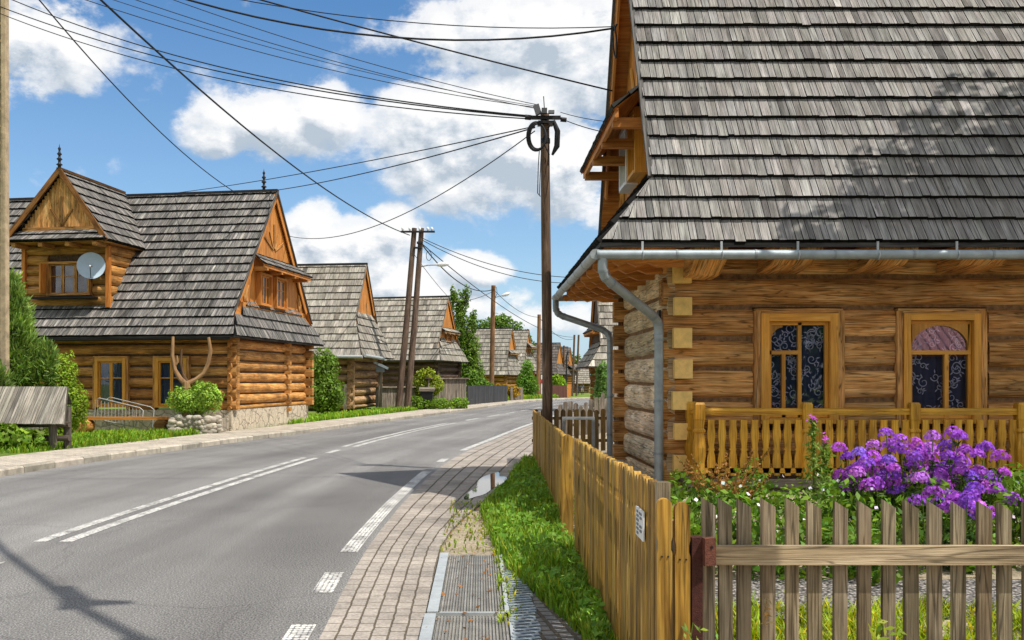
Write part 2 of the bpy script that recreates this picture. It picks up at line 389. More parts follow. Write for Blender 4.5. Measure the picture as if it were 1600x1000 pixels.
# ------------------------------------------------------------------ log houses
def log(mb, a, b, out, h, d, t=(1, 1, 1), up=(0, 0, 1), cap=True, rough=.006, power=3.0, mi=0):
    a, b, out, up = V(a), V(b), V(out), V(up)
    L = (b - a).length
    if L < .02: return
    n = max(1, int(L / .55)); ax = (b - a) / L
    prof = []
    for j in range(9):
        q = -1 + 2 * j / 8
        prof.append((q * h / 2, d * (1 - abs(q) ** power)))
    rows = []; us = []
    for i in range(n + 1):
        c = a + ax * (L * i / n); us.append(L * i / n)
        j1, j2 = U(-rough, rough), U(-rough, rough)
        rows.append([c + up * (z * (1 + j1 * 3) + j2) + out * (e + j1 - .02) for z, e in prof])
    vs = [0]
    for j in range(1, 9):
        vs.append(vs[-1] + math.hypot(prof[j][0] - prof[j - 1][0], prof[j][1] - prof[j - 1][1]))
    mb.grid(rows, t, (U(0, 40), U(0, 40)), (us, vs), False, mi, True)
    if cap:
        for r in (rows[0], rows[-1]):
            k = sum(r, V((0, 0, 0))) / 9
            mb.face(r, [(U(0, .02) + (p - k).dot(out) * .2, (p - k).dot(up)) for p in r], (t[0] * .75, t[1] * .72, t[2] * .68), mi)

def shingles(mb, O, a, b, n, S, lim, row, w, th, lo=.6, hi=1.3, end=.22, first=0.0, warm=.03, streak=.08, jit=.006):
    """courses of boards on plane O + a*x + b*s; lim(s) -> (x0,x1)"""
    O, a, b, n = V(O), V(a), V(b), V(n)
    k = 0; s0 = first
    while s0 < S - .03:
        s1 = min(s0 + row + .02, S); x0, x1 = lim(s0); y0, y1 = lim(s1)
        lo_x, hi_x = min(x0, y0), max(x1, y1); x = lo_x - U(0, w)
        rt = U(.96, 1.04)
        while x < hi_x:
            ww = w * U(.7, 1.35); g = .004
            bl, br = max(x + g, x0), min(x + ww - g, x1); tl, tr = max(x + g, y0), min(x + ww - g, y1)
            if (br - bl > .004 or tr - tl > .004) and br >= bl - .25 and tr >= tl - .25:
                if br < bl: bl = br = (bl + br) / 2 if (x0 <= (bl + br) / 2 <= x1) else (x0 if x < x0 else x1)
                if tr < tl: tl = tr = (tl + tr) / 2 if (y0 <= (tl + tr) / 2 <= y1) else (y0 if x < y0 else y1)
                l = U(lo, hi) * rt
                if random.random() < streak: l *= U(1.2, 1.5)
                if random.random() < .06: l *= .6
                t = (l * (1 + U(-warm, warm)), l, l * (1 + U(-warm, warm)))
                e = U(-jit, jit) - (U(.01, .025) if random.random() < .004 else 0); h = th * U(.92, 1.08); up1 = th * .25
                P = [O + a * bl + b * (s0 + e) + n * h, O + a * br + b * (s0 + e) + n * h, O + a * tr + b * s1 + n * up1, O + a * tl + b * s1 + n * up1]
                Q0 = O + a * bl + b * (s0 + e) - n * .01; Q1 = O + a * br + b * (s0 + e) - n * .01
                of = (U(0, 50), U(0, 50)); R_ = s1 - s0
                mb.face(P, [(of[0], of[1] + bl - x), (of[0], of[1] + br - x), (of[0] + R_, of[1] + tr - x), (of[0] + R_, of[1] + tl - x)], t)
                te = (t[0] * end, t[1] * end, t[2] * end)  # dark tint on board ends: weathering plus painted shade line under each course
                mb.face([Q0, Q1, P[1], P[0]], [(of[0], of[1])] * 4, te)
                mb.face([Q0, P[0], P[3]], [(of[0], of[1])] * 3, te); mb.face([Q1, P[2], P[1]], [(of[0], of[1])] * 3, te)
            x += ww
        s0 += row * U(.97, 1.03); k += 1

class House:
    def __init__(s, name, loc, rotz, sgn, label, cat='house', group=None, **k):
        s.root = thing(name, loc, label, cat, group, rotz); s.s = sgn; s.__dict__.update(k)
        s.tot = s.D + 2 * s.of; s.zr = s.ez + s.k * (s.D / 2 + s.of)
        s.vs = (s.zs - s.ez) / s.k - s.of
        s.sl = math.hypot(1, s.k); s.g = None
        if 'gu' not in k: s.gu = -s.ov + .1
    def P(s, u, v, z): return V((s.s * u, v, z))
    def roofz(s, v): return s.ez + s.k * (v + s.of) if v < s.D / 2 else s.ez + s.k * (s.D + s.of - v)
    def build_roof(s, mat, row, w, th, soffit='orange', both=False, lo=.6, hi=1.3, end=.22, cap='iron', trimmat='orange', streak=.08):
        P = s.P; A = V((s.s, 0, 0)); mb = MB()
        B = V((0, 1, s.k)) / s.sl; N = V((0, -s.k, 1)) / s.sl
        S = (s.D / 2 + s.of) * s.sl
        Sv = (s.vs + s.of) * s.sl        # slope distance where the verge begins
        def lim(q):
            if q < Sv: l = -s.og + (s.og - s.ov) * q / Sv
            else: l = -s.ov
            return (l, s.L)
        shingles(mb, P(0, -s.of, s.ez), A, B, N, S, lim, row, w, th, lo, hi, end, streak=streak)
        # gable skirt: plane from (u=-og) up to the verge foot
        dz = s.zs - s.ez; du = s.og - s.ov; ls = math.hypot(dz, du)
        Bs = V((s.s * du, 0, dz)) / ls; Ns = V((-s.s * dz, 0, du)) / ls
        ext = (s.gu + s.ov + .05) * ls / du
        def lim2(q):
            f = q / ls
            d = f * (s.vs + s.of) + max(0, f - .9) * 1.2
            return (-s.of + d, s.D + s.of - d)
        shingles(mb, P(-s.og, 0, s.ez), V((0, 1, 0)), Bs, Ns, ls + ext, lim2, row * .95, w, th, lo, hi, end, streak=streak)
        if both:
            B2 = V((0, -1, s.k)) / s.sl; N2 = V((0, s.k, 1)) / s.sl
            shingles(mb, P(0, s.D + s.of, s.ez), A, B2, N2, S, lim, row * 1.5, w * 3, th, lo, hi, end)
        else:
            q = [P(-s.og, s.D + s.of, s.ez), P(s.L, s.D + s.of, s.ez), P(s.L, s.D / 2, s.zr), P(-s.ov, s.D / 2, s.zr), P(-s.ov, s.D - s.vs, s.zs)]
            mb.face(q, [(p.z, p.x) for p in q], (.7, .7, .7))
        for q in ([P(-s.og, -s.of, s.ez), P(s.L, -s.of, s.ez), P(s.L, s.D / 2, s.zr), P(-s.ov, s.D / 2, s.zr), P(-s.ov, s.vs, s.zs)],):
            mb.face([p + V((0, .004, -.012)) for p in q], [(p.z, p.x) for p in q], (.35, .35, .35))
        roof = mb.build('roof', M[mat], s.root); s.roof = roof
        # underside
        mb = MB(); e = -.025
        for sg in (0, 1):
            v0, v1, vm = (-s.of, s.vs, s.D / 2) if sg == 0 else (s.D + s.of, s.D - s.vs, s.D / 2)
            q = [P(-s.og, v0, s.ez + e), P(s.L, v0, s.ez + e), P(s.L, vm, s.zr + e), P(-s.ov, vm, s.zr + e), P(-s.ov, v1, s.zs + e)]
            mb.face(q, [(p.x, p.z) for p in q], (.9, .9, .9))
        zq = s.zs + e + (s.gu + s.ov) * dz / du; vq = (zq - s.ez) / s.k - s.of + .06
        q = [P(-s.og, -s.of, s.ez + e), P(-s.og, s.D + s.of, s.ez + e), P(s.gu + .04, s.D - vq, zq), P(s.gu + .04, vq, zq)]
        mb.face(q, [(p.y, p.x) for p in q], (.9, .9, .9))
        mb.build('soffit', M[soffit], roof)
        # ridge cap and bargeboards
        mb = MB()
        mb.beam(P(-s.ov - .04, s.D / 2, s.zr + .03), P(s.L, s.D / 2, s.zr + .03), .16, .10)
        mb.build('ridge_cap', M[cap], roof)
        mb = MB()
        for sg in (1, -1):
            v1 = s.vs if sg > 0 else s.D - s.vs
            nv = V((0, -sg * s.k, 1)) / s.sl * .115; a = P(-s.ov + .03, v1 + sg * .35, s.zs + .35 * s.k) - nv; b = P(-s.ov + .03, s.D / 2, s.zr) - nv
            mb.beam(a, b, .035, .16, up=(0, -sg * s.k, 1))
        mb.build('bargeboard', M[trimmat], roof)
        mb = MB()
        for sg in (1, -1):
            v1 = s.vs if sg > 0 else s.D - s.vs
            a = P(-s.ov - .01, v1 - sg * .02, s.zs + .02); b = P(-s.ov - .01, s.D / 2, s.zr + .02)
            mb.beam(a, b, .06, .05, up=(0, -sg * s.k, 1), t=(.5, .5, .5))
        # eave edges
        mb.beam(P(-s.og, -s.of, s.ez - .02), P(s.L, -s.of, s.ez - .02), .03, .05, t=(.3, .3, .3))
        mb.beam(P(-s.og, -s.of, s.ez - .02), P(-s.og, s.D + s.of, s.ez - .02), .03, .05, t=(.3, .3, .3))
        mb.build('eave_edge', M[mat], roof)
    def build_gable(s, mat='orange', bw=.14, rays=True, mid=None, raymat='logB'):
        P = s.P; mb = MB(); v = s.vs + .05
        while v < s.D - s.vs - .05:
            top = s.roofz(v + bw / 2) - .10
            if top > s.zs - .1:
                mb.box(P(s.gu + .03, v + bw / 2, (s.zs - .15 + top) / 2), (.015 * s.s, 0, 0), (0, bw / 2 - .003, 0), (0, 0, (top - s.zs + .15) / 2), lum(.75, 1.15), 2)
            v += bw
        mb.face([P(s.gu + .05, s.vs - .1, s.zs - .2), P(s.gu + .05, s.D - s.vs + .1, s.zs - .2), P(s.gu + .05, s.D / 2, s.zr - .08)], [(0, 0), (0, 1), (1, 1)], (.5, .5, .5))
        s.g = mb.build('gable', M[mat], s.root)
        if rays:
            rays_ = []
            def burst(v, z, n, a0, a1, r0, r1):
                rb = MB(); rays_.append(rb)
                for i in range(n):
                    a = R(a0 + (a1 - a0) * i / (n - 1)); d = V((0, math.cos(a), math.sin(a)))
                    rb.beam(P(s.gu - .01, v, z) + d * r0, P(s.gu - .01, v, z) + d * r1 * (1 if i % 2 == 0 else .8), .06, .03, up=(s.s, 0, 0), t=lum(.8, 1.2))
            if mid:
                h = s.zr - mid
                burst(s.D / 2, mid + .15, 5, 25, 155, .1, h * .42)
                burst(s.vs + .95, s.zs + .35, 4, 62, 112, .05, .62); burst(s.D - s.vs - .95, s.zs + .35, 4, 68, 118, .05, .62)
            else: burst(s.D / 2, s.zs + .5, 5, 30, 150, .1, .8)
            for rb in rays_: rb.build('sunburst', M[raymat], s.g)
    def gable_canopy(s, mat, z1, z0, out, row, w, th, over=.25, soffit='orange'):
        P = s.P; mb = MB(); dz = z1 - z0; ls = math.hypot(dz, out)
        Bs = V((s.s * out, 0, dz)) / ls; Ns = V((-s.s * dz, 0, out)) / ls
        def vat(z): return (z - s.ez) / s.k - s.of
        a0 = vat(z0) - over * .3; a1 = vat(z1) - .02
        shingles(mb, P(s.gu - out, 0, z0), V((0, 1, 0)), Bs, Ns, ls, lambda q: (a0 + (a1 - a0) * q / ls, s.D - a0 - (a1 - a0) * q / ls), row, w, th)
        c = mb.build('gable_canopy', M[mat], s.root)
        mb = MB(); e = -.03
        out -= s.gu; q = [P(-out, a0, z0 + e), P(-out, s.D - a0, z0 + e), P(s.gu + .02, s.D - a1, z1 + e), P(s.gu + .02, a1, z1 + e)]
        mb.face(q, [(p.y, p.x) for p in q]); 
        q = [P(-out + .05, a0 + .1, z0 - .05), P(-out + .05, s.D - a0 - .1, z0 - .05)]
        mb.beam(q[0], q[1], .05, .12)
        for i in range(4):
            v = a0 + .35 + (s.D - 2 * a0 - .7) * i / 3
            mb.beam(P(-out + .03, v, z0 - .12), P(s.gu + .02, v, z0 - .12), .12, .12, t=(.85, .85, .85))
        mb.build('canopy_soffit', M[soffit], c)
    def log_walls(s, mat, smat, h, z0, z1, openings, d=.09, gap=.05, proj=.2, end=None, power=3.0, Lw=None, side_open=(), lo=.8, hi=1.15, split=None, chink='chink', sd_=1.25, spow=None):
        P = s.P; L = Lw or s.L - .3; H = h
        fr = MB(); sd = MB(); bk = MB(); ends = []
        def courses(z0, z1, off):
            z = z0 - off * H; out = []
            while z < z1 - .02:
                a, b = max(z, z0), min(z + H, z1)
                if b - a > .1: out.append((a, b))
                z += H
            return out
        for a, b in courses(z0, z1, 0):
            cz = (a + b) / 2; iv = [(-proj, L)]
            for (o0, o1, p0, p1) in openings:
                if p0 < cz < p1:
                    nv = []
                    for x0, x1 in iv:
                        if o0 > x0 and o1 < x1: nv += [(x0, o0), (o1, x1)]
                        else: nv.append((x0, x1))
                    iv = nv
            for x0, x1 in iv:
                t = lum(lo, hi, .05)
                log(fr, P(x0, 0, cz), P(x1, 0, cz), (0, -1, 0), (b - a) - gap * U(.7, 1.3), d * U(.85, 1.15), t, power=power)
                bk.box(P((max(x0, 0.02) + x1) / 2, .07, cz), ((x1 - max(x0, .02)) / 2 * s.s, 0, 0), (0, .07, 0), (0, 0, (b - a) / 2 + .001), (1, 1, 1))
        for a, b in courses(z0, z1, .5):
            cz = (a + b) / 2; iv = [(-proj * .6, s.D + proj)]
            for (o0, o1, p0, p1) in side_open:
                if p0 < cz < p1: iv = [(iv[0][0], o0), (o1, iv[0][1])]
            for x0, x1 in iv:
                t = lum(lo, hi, .05)
                log(sd, P(0, x0, cz), P(0, x1, cz), (-s.s, 0, 0), (b - a) - gap * U(.5, 1.0), d * sd_ * U(.85, 1.15), t, power=spow or power)
                bk.box(P(.07, (max(x0, .0) + min(x1, s.D)) / 2, cz), (.07, 0, 0), (0, (min(x1, s.D) - max(x0, 0)) / 2, 0), (0, 0, (b - a) / 2 + .001))
            ends.append((a, b))
            if split:   # crossing logs of an inner wall
                e = MB
                sd.box(P(-.12, split, cz - H * .5), (.10, 0, 0), (0, .08, 0), (0, 0, H * .2), lum(lo, hi))
        w = bk.build('wall', M[chink], s.root); s.wall = w
        fr.build('log_wall', M[mat], s.root); sd.build('log_wall', M[smat], s.root)
        if proj:
            for rear in (1, 0):
              cr = MB()
              if rear: cr.box(P(-.05, s.D - .06, (z0 + z1) / 2), (.09, 0, 0), (0, .07, 0), (0, 0, (z1 - z0) / 2), (.35, .3, .28), 2)
              for a, b in courses(z0, z1, 0):
                if rear: cr.box(P(-proj / 2 - .05, s.D - .08, (a + b) / 2), (proj / 2 + .06, 0, 0), (0, .10, 0), (0, 0, (b - a) * .42), lum(lo * .8, hi * .9), 0)
                else: cr.box(P(-proj / 2 - .02, .10, (a + b) / 2), (proj / 2 - .01, 0, 0), (0, .085, 0), (0, 0, (b - a) * .40), lum(lo * .9, hi * .95), 0)
              cr.build('corner_joint', M[mat], s.root)
        # far walls
        mb = MB(); mb.box(P(L / 2, s.D - .08, (z0 + z1) / 2 + .15), (L / 2 - .1, 0, 0), (0, .06, 0), (0, 0, (z1 - z0) / 2 + .1), (.8, .8, .8), 0)
        mb.box(P(L, s.D / 2, (z0 + z1) / 2 + .15), (.06, 0, 0), (0, s.D / 2 - .2, 0), (0, 0, (z1 - z0) / 2 + .1), (.8, .8, .8), 1)
        mb.build('rear_wall', M[mat], s.root)
        if end:
            for a, b in ends:
                e = MB(); hh = (b - a) * .5 * .56; zc = (a + b) / 2
                if b - a < H * .8: continue
                e.box(P(.10 + U(-.01, .01), -proj * .6 - .07, zc + U(-.01, .01)), (.11 + U(-.008, .012), 0, 0), (0, .06, 0), (0, 0, hh + U(-.01, .015)), lum(.9, 1.05), 1)
                e.build('log_end', M[end], s.root)
    def plinth(s, mat, z0, z1, out=.12, Lw=None):
        P = s.P; mb = MB(); L = Lw or s.L - .3
        mb.box(P(L / 2 - out / 2, .1 - out / 2, (z0 + z1) / 2), (L / 2 + out / 2, 0, 0), (0, .1 + out / 2, 0), (0, 0, (z1 - z0) / 2), grain=0)
        mb.box(P(.1 - out / 2, s.D / 2 + .1, (z0 + z1) / 2), (.1 + out / 2, 0, 0), (0, s.D / 2 - .1 + out / 2, 0), (0, 0, (z1 - z0) / 2), grain=1)
        mb.build('plinth', M[mat], s.root)
    def window(s, u, v, z0, w, h, face='f', mat='trim', fw=.09, outer=.0, nx=2, bar=.62, off=.10, curtain='curtain', lace=0, name='window', outmat='logA', cd=None):
        cd = cd or (.13 if face == 'f' else .07)
        """face 'f' front (-v) or 'g' gable (-u)"""
        P = s.P
        if face == 'f': O = P(u, v, z0); ax = V((s.s, 0, 0)); nr = V((0, -1, 0))
        else: O = P(u, v, z0); ax = V((0, 1, 0)); nr = V((-s.s, 0, 0))
        Z = V((0, 0, 1))
        def bar3(mb, a0, a1, b0, b1, d0, d1, t=(1, 1, 1)):
            mb.box(O + ax * ((a0 + a1) / 2) + Z * ((b0 + b1) / 2) + nr * ((d0 + d1) / 2), ax * ((a1 - a0) / 2), Z * ((b1 - b0) / 2), nr * ((d1 - d0) / 2), t)
        mb = MB()
        bar3(mb, 0, fw, 0, h, off - .2, off + .04, lum(.9, 1.1)); bar3(mb, w - fw, w, 0, h, off - .2, off + .04, lum(.9, 1.1))
        bar3(mb, fw, w - fw, h - fw, h, off - .2, off + .043, lum(.9, 1.1)); bar3(mb, fw, w - fw, 0, fw * .7, off - .2, off + .05, lum(.9, 1.1))
        fr = mb.build(name, M[mat], s.root)
        if outer:
            mb = MB()
            bar3(mb, -outer, -.004, -.05, h + .03, -.1, off + .02, lum(.9, 1.1)); bar3(mb, w + .004, w + outer, -.05, h + .03, -.1, off + .02, lum(.9, 1.1))
            bar3(mb, -outer * .8, w + outer * .8, h + .004, h + .06, -.1, off + .015, lum(.8, 1.0))
            mb.build('frame', M[outmat], fr)
        sb = MB(); iw = w - 2 * fw; st = .04
        for i in range(nx):
            x0 = fw + iw * i / nx + .004; x1 = fw + iw * (i + 1) / nx - .004; y0 = fw * .7 + .004; y1 = h - fw - .004
            bar3(sb, x0, x0 + st, y0, y1, off - .09, off - .03); bar3(sb, x1 - st, x1, y0, y1, off - .09, off - .03)
            bar3(sb, x0 + st, x1 - st, y1 - st, y1, off - .09, off - .03); bar3(sb, x0 + st, x1 - st, y0, y0 + st, off - .09, off - .03)
            if bar: bar3(sb, x0 + st, x1 - st, y0 + (y1 - y0) * bar - .012, y0 + (y1 - y0) * bar + .012, off - .08, off - .04)
        sb.build('sash', M[mat], fr)
        g = MB(); q = [O + ax * a + Z * b + nr * (off - .06) for a, b in ((fw, fw * .7), (w - fw, fw * .7), (w - fw, h - fw), (fw, h - fw))]
        g.face(q, [(0, 0)] * 4); g.build('pane', M['glass'], fr)
        s.curtain(fr, O, ax, nr, fw, w - fw, fw * .7, h - fw, off - cd, curtain, lace)
        return fr
    def curtain(s, fr, O, ax, nr, a0, a1, b0, b1, dp, mat, lace=0):
        Z = V((0, 0, 1)); c = MB(); n = max(12, int((a1 - a0) * 40)); rows = []
        for j in range(2):
            rows.append([O + ax * (a0 + (a1 - a0) * i / n) + Z * (b0 if j == 0 else b1) + nr * (dp + .03 * math.sin(i * 1.0 + u_(i)) - .03) for i in range(n + 1)])
        c.grid(rows, (1, 1, 1), (0, 0), None)
        cu = c.build('curtain', M[mat], fr)
        if lace:
            l = MB()
            for _ in range(lace):
                cx, cy = U(a0 + .04, a1 - .04), U(b0 + .04, b1 - .06); r = U(.04, .075); sg = random.choice((-1, 1)); ph = U(0, 6.3); pts = []
                for i in range(18):
                    q = i / 17; rr = r * (1 - .75 * q); an = ph + sg * q * 7.5
                    pts.append((cx + rr * math.cos(an), cy + rr * math.sin(an), .012 * (1 - .4 * q)))
                pr = None
                for x, y, wd in pts:
                    x = min(max(x, a0), a1); p = O + ax * x + Z * y + nr * (dp + .012)
                    if pr is not None:
                        d = (p - pr[0]); 
                        if d.length > 1e-5:
                            sd = d.normalized().cross(nr) * (wd / 2)
                            l.face([pr[0] - sd, pr[0] + sd, p + sd, p - sd], [(0, 0)] * 4)
                    pr = (p, wd)
                for k in range(3):
                    an = U(0, 6.3); p = O + ax * min(max(cx + r * 1.25 * math.cos(an), a0 + .03), a1 - .03) + Z * (cy + r * 1.25 * math.sin(an)) + nr * (dp + .012)
                    d1 = ax * (math.cos(an) * .03) + Z * (math.sin(an) * .03); d2 = ax * (-math.sin(an) * .009) + Z * (math.cos(an) * .009)
                    l.face([p - d1, p - d2, p + d1, p + d2], [(0, 0)] * 4)
            l.build('lace_pattern', M['lace'], fr)
def u_(i): return .6 * math.sin(i * .37)

def finial(mb, c, h):
    mb.lathe(c, [(.05, 0), (.05, h * .12), (.1, h * .16), (.04, h * .22), (.04, h * .32), (.09, h * .38), (.035, h * .45), (.035, h * .52), (.075, h * .58), (.03, h * .66), (.03, h * .74), (.05, h * .79), (.015, h * .87), (.0, h)], 8)

# ---- the house on the corner, close to the camera
def house_near():
    H = House('log_house', (2.4, 12.0, 0), 0, 1, 'big log house on the right with yellow balustrade and grey zinc gutters', group=None,
              D=3.7, L=11.0, of=1.0, og=1.01, ov=.36, ez=3.17, k=1.85, zs=4.0, gu=-.12)
    P = H.P
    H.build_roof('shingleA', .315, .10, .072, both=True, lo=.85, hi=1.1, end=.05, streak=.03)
    H.build_gable('orange', .16, mid=5.2, raymat='trim')
    H.gable_canopy('shingleB', 5.55, 5.0, .62, .3, .12, .04)
    ops = [(1.0, 2.12, .95, 2.50), (2.77, 3.93, .95, 2.50), (5.0, 6.12, .95, 2.50)]
    H.log_walls('logA', 'logAside', .385, .20, 3.45, ops, d=.085, gap=.035, proj=.12, end='cream', power=6, chink='chinkA', sd_=1.0, spow=7, Lw=10, lo=.74, hi=1.2)
    for i, (u0, u1, a, b) in enumerate(ops):
        if i == 0: continue
        fr = H.window(u0 + .09, 0, 1.06, .955, 1.37, 'f', 'trim', fw=.085, outer=.085, nx=1, bar=None, off=.06, lace=44)
        # casement with an arched top light
        c = MB(); O = P(u0 + .09, 0, 1.06); w = .955
        a0, a1, b0, b1 = .095, w - .095, .06, 1.25
        def br(x0, x1, y0, y1): c.box(O + V(((x0 + x1) / 2, -.015, (y0 + y1) / 2)), ((x1 - x0) / 2, 0, 0), (0, .03, 0), (0, 0, (y1 - y0) / 2))
        br(a0, a1, .86, .91); br((a0 + a1) / 2 + .05, (a0 + a1) / 2 + .1, b0, .86)
        n = 10; r = (a1 - a0) / 2 - .03; cx = (a0 + a1) / 2
        for sg in (-1, 1):
            out = [(cx + sg * (a1 - a0) / 2 * .97, b1 - .01)] + [(cx + sg * r * math.cos(q * PI / 2 / n), .94 + (b1 - .97) * math.sin(q * PI / 2 / n)) for q in range(0, n + 1)] + [(cx, b1 - .01)]
            c.prism(out, O + V((0, -.03, 0)), (1, 0, 0), (0, 0, 1), (0, -1, 0), .03, (.75, .75, .75))
        c.build('casement', M['trim'], fr)
    # first window: left casement shut, right one swung inside
    u0, u1 = ops[0][:2]
    fr = H.window(u0 + .09, 0, 1.06, .955, 1.37, 'f', 'trim', fw=.1, outer=.085, nx=1, bar=None, off=.06, lace=44)
    c = MB(); O = P(u0 + .09, 0, 1.06)
    def br(x0, x1, y0, y1, d=.0): c.box(O + V(((x0 + x1) / 2, -.0 + d, (y0 + y1) / 2)), ((x1 - x0) / 2, 0, 0), (0, .03, 0), (0, 0, (y1 - y0) / 2), (.8, .8, .8))
    br(.475, .52, .06, 1.26); br(.105, .475, .86, .91); br(.275, .32, .06, .86)
    n = 8
    out = [(.105, 1.24), (.105, .92)] + [(.29 - .17 * math.cos(q * PI / 2 / n), .92 + .28 * math.sin(q * PI / 2 / n)) for q in range(n + 1)] + [(.29, 1.24)]
    c.prism(out, O + V((0, -.01, 0)), (1, 0, 0), (0, 0, 1), (0, -1, 0), .03, (.6, .6, .6))
    c.build('casement', M['trim'], fr)
    # gable window
    H.window(H.gu, 1.15, 4.45, .7, .9, 'g', 'trim', fw=.07, nx=2, off=.12, curtain='grey'); H.window(H.gu, 1.95, 4.45, .7, .9, 'g', 'white', fw=.07, nx=2, off=.12, curtain='grey')
    # eave beams
    for x0, x1 in ((3.45, 3.95), (4.58, 5.05), (5.68, 6.2), (6.9, 7.4)):
        b = MB(); xo = x0 - 2.4; x1o = x1 - 2.4
        b.prism([(-.95, .10), (-.95, .0), (-.80, -.05), (-.6, -.13), (-.3, -.16), (0.1, -.18), (0.1, .10)], P(x1o, 0, 3.1), (0, 1, 0), (0, 0, 1), (1, 0, 0), x1o - xo, lum(.9, 1.1), vert=False)
        b.build('eave_beam', M['logA'], H.root)
    b = MB()
    b.prism([(-.85, .12), (-.85, -.04), (-.7, -.12), (-.45, -.22), (0.2, -.24), (0.2, .12)], P(.48, 0, 3.08), (0, 1, 0), (0, 0, 1), (1, 0, 0), .38, (1.25, 1.25, 1.2), vert=False)
    b.build('eave_beam', M['logA'], H.root)
    # wall plate & scalloped rafter tails along the left eave
    b = MB(); log(b, P(-.02, -.72, 3.27), P(-.02, H.D + .72, 3.27), (-1, 0, 0), .36, .16, (1.05, 1.0, .95)); b.build('wall_plate', M['logAside'], H.root)
    for i in range(8):
        v = -.72 + 5.1 * i / 7; b = MB()
        out = [(-.98, .02), (-.98, -.04), (-.92, -.09), (-.84, -.06), (-.76, -.11), (-.66, -.08), (-.56, -.14), (-.42, -.11), (-.3, -.17), (0, -.19), (0, .1)]
        b.prism(out, P(0, v, 3.13), (1, 0, .1), (0, 0, 1), (0, -1, 0), .10, lum(1.0, 1.3), vert=False)
        b.build('rafter_tail', M['orange'], H.root)
    b = MB()
    for i in range(12): b.box(P(-.93 + .08 * i, H.D / 2, 3.135 + .08 * i * .02), (.036, 0, 0), (0, H.D / 2 + .95, 0), (0, 0, .006), lum(.8, 1.1))
    b.build('soffit_boards', M['orange'], H.root)
    # gutters and downpipes
    def world(pts): return [V(p) - V((2.4, 12, 0)) for p in pts]
    def gutter(pts, r, name='gutter', mat='zincL'):
        g = MB(); q = world(pts); g.tube(q, r, 10)
        for i in range(len(q) - 1):
            L = (q[i + 1] - q[i]).length; d = (q[i + 1] - q[i]).normalized(); n = max(1, int(L / .85))
            for k in range(n + 1):
                c = q[i] + d * min(L * k / n + .01, L - .02); g.tube([c - d * .012, c + d * .012], r * 1.1, 10, (.75, .75, .75))
        return g.build(name, M[mat], H.root)
    gf = gutter([(1.33, 10.93, 3.03), (13.0, 10.93, 3.03)], .056, mat='zinc'); gutter([(1.31, 10.9, 3.03), (1.31, 16.72, 3.03)], .056); gutter([(1.33, 16.7, 3.02), (3.2, 16.7, 3.02)], .05)
    for x in (1.85, 2.75, 3.62, 4.53, 5.43, 6.25, 7.1):
        b = MB(); b.bx(x - .012 - 2.4, x + .012 - 2.4, -1.075, -1.055, 3.03, 3.18); b.tube([(x - 2.4, -1.12, 3.06), (x - 2.4, -1.14, 3.02), (x - 2.4, -1.1, 2.97), (x - 2.4, -1.04, 2.985)], .009, 5); b.build('gutter_bracket', M['zincL'], gf)
    b = MB()
    b.bx(-1.1, -.1, 4.72, 4.75, 3.0, 3.06); b.bx(-.72, -.70, 4.715, 4.755, 2.98, 3.14); b.build('gutter_bracket', M['grey'], H.root)
    def pipe(pts):
        q = world(pts); p = MB(); p.tube(q, .056, 12)
        for i in (0, 1, 2, 3):
            c = q[min(i, len(q) - 1)]
        for c, d in ((q[-1] + V((0, 0, 1.0)), V((0, 0, 1))), (q[-1] + V((0, 0, .35)), V((0, 0, 1))), (q[-1] + V((0, 0, 1.75)), V((0, 0, 1)))): p.tube([c, c + d * .03], .064, 12, (.8, .8, .8))
        for k in (1, 2):
            a = q[k * 2 - 1] if k * 2 - 1 < len(q) else q[-1]
        for i in range(1, len(q) - 1):
            d = (q[i + 1] - q[i]).normalized(); p.tube([q[i] + d * .015, q[i] + d * .045], .062, 12, (.85, .85, .85))
        p.build('downpipe', M['zinc'], H.root)
    pipe([(1.40, 10.95, 3.0), (1.40, 10.96, 2.88), (1.42, 10.98, 2.80), (1.50, 11.06, 2.73), (2.10, 11.72, 2.40), (2.19, 11.83, 2.32), (2.21, 11.86, 2.2), (2.21, 11.86, .33)])
    pipe([(1.31, 16.6, 2.99), (1.31, 16.6, 2.84), (1.34, 16.6, 2.76), (1.42, 16.6, 2.71), (2.1, 16.5, 2.47), (2.2, 16.48, 2.4), (2.23, 16.45, 2.3), (2.23, 16.45, .3)])
    # foundation, deck, path slab
    b = MB(); b.bx(.12, 9.8, -.02, .3, -.05, .34); b.bx(-.02, .12, .0, H.D, -.05, .34); b.build('foundation', M['stone'], H.root)
    b = MB(); b.bx(-.35, -.1, -.2, H.D + .5, .0, .315); b.build('step_slab', M['concrete'], H.root)
    b = MB()
    b.bx(.05, 9.9, -.72, -.10, .36, .43, grain=0); b.bx(.0, 9.9, -.77, -.725, .34, .44, t=(.8, .8, .8), grain=0); b.build('porch_deck', M['oldwood'], H.root)
    b = MB(); b.bx(.1, 9.9, -.68, -.24, -.05, .335); b.build('porch_foundation', M['stone'], H.root)
    # balustrade
    rl = MB(); y = -.62
    rl.bx(.2, 9.6, y - .03, y + .05, 1.19, 1.23, grain=0); rl.tube([(.2, y, 1.235), (9.6, y, 1.235)], .035, 8); rl.bx(.2, 9.6, y - .02, y + .03, .50, .56, grain=0)
    rl.bx(.17, .23, y, -.12, 1.19, 1.25, grain=1); rl.bx(.17, .23, y, -.12, .50, .56, grain=1)
    rail = rl.build('balustrade', M['rail'], H.root)
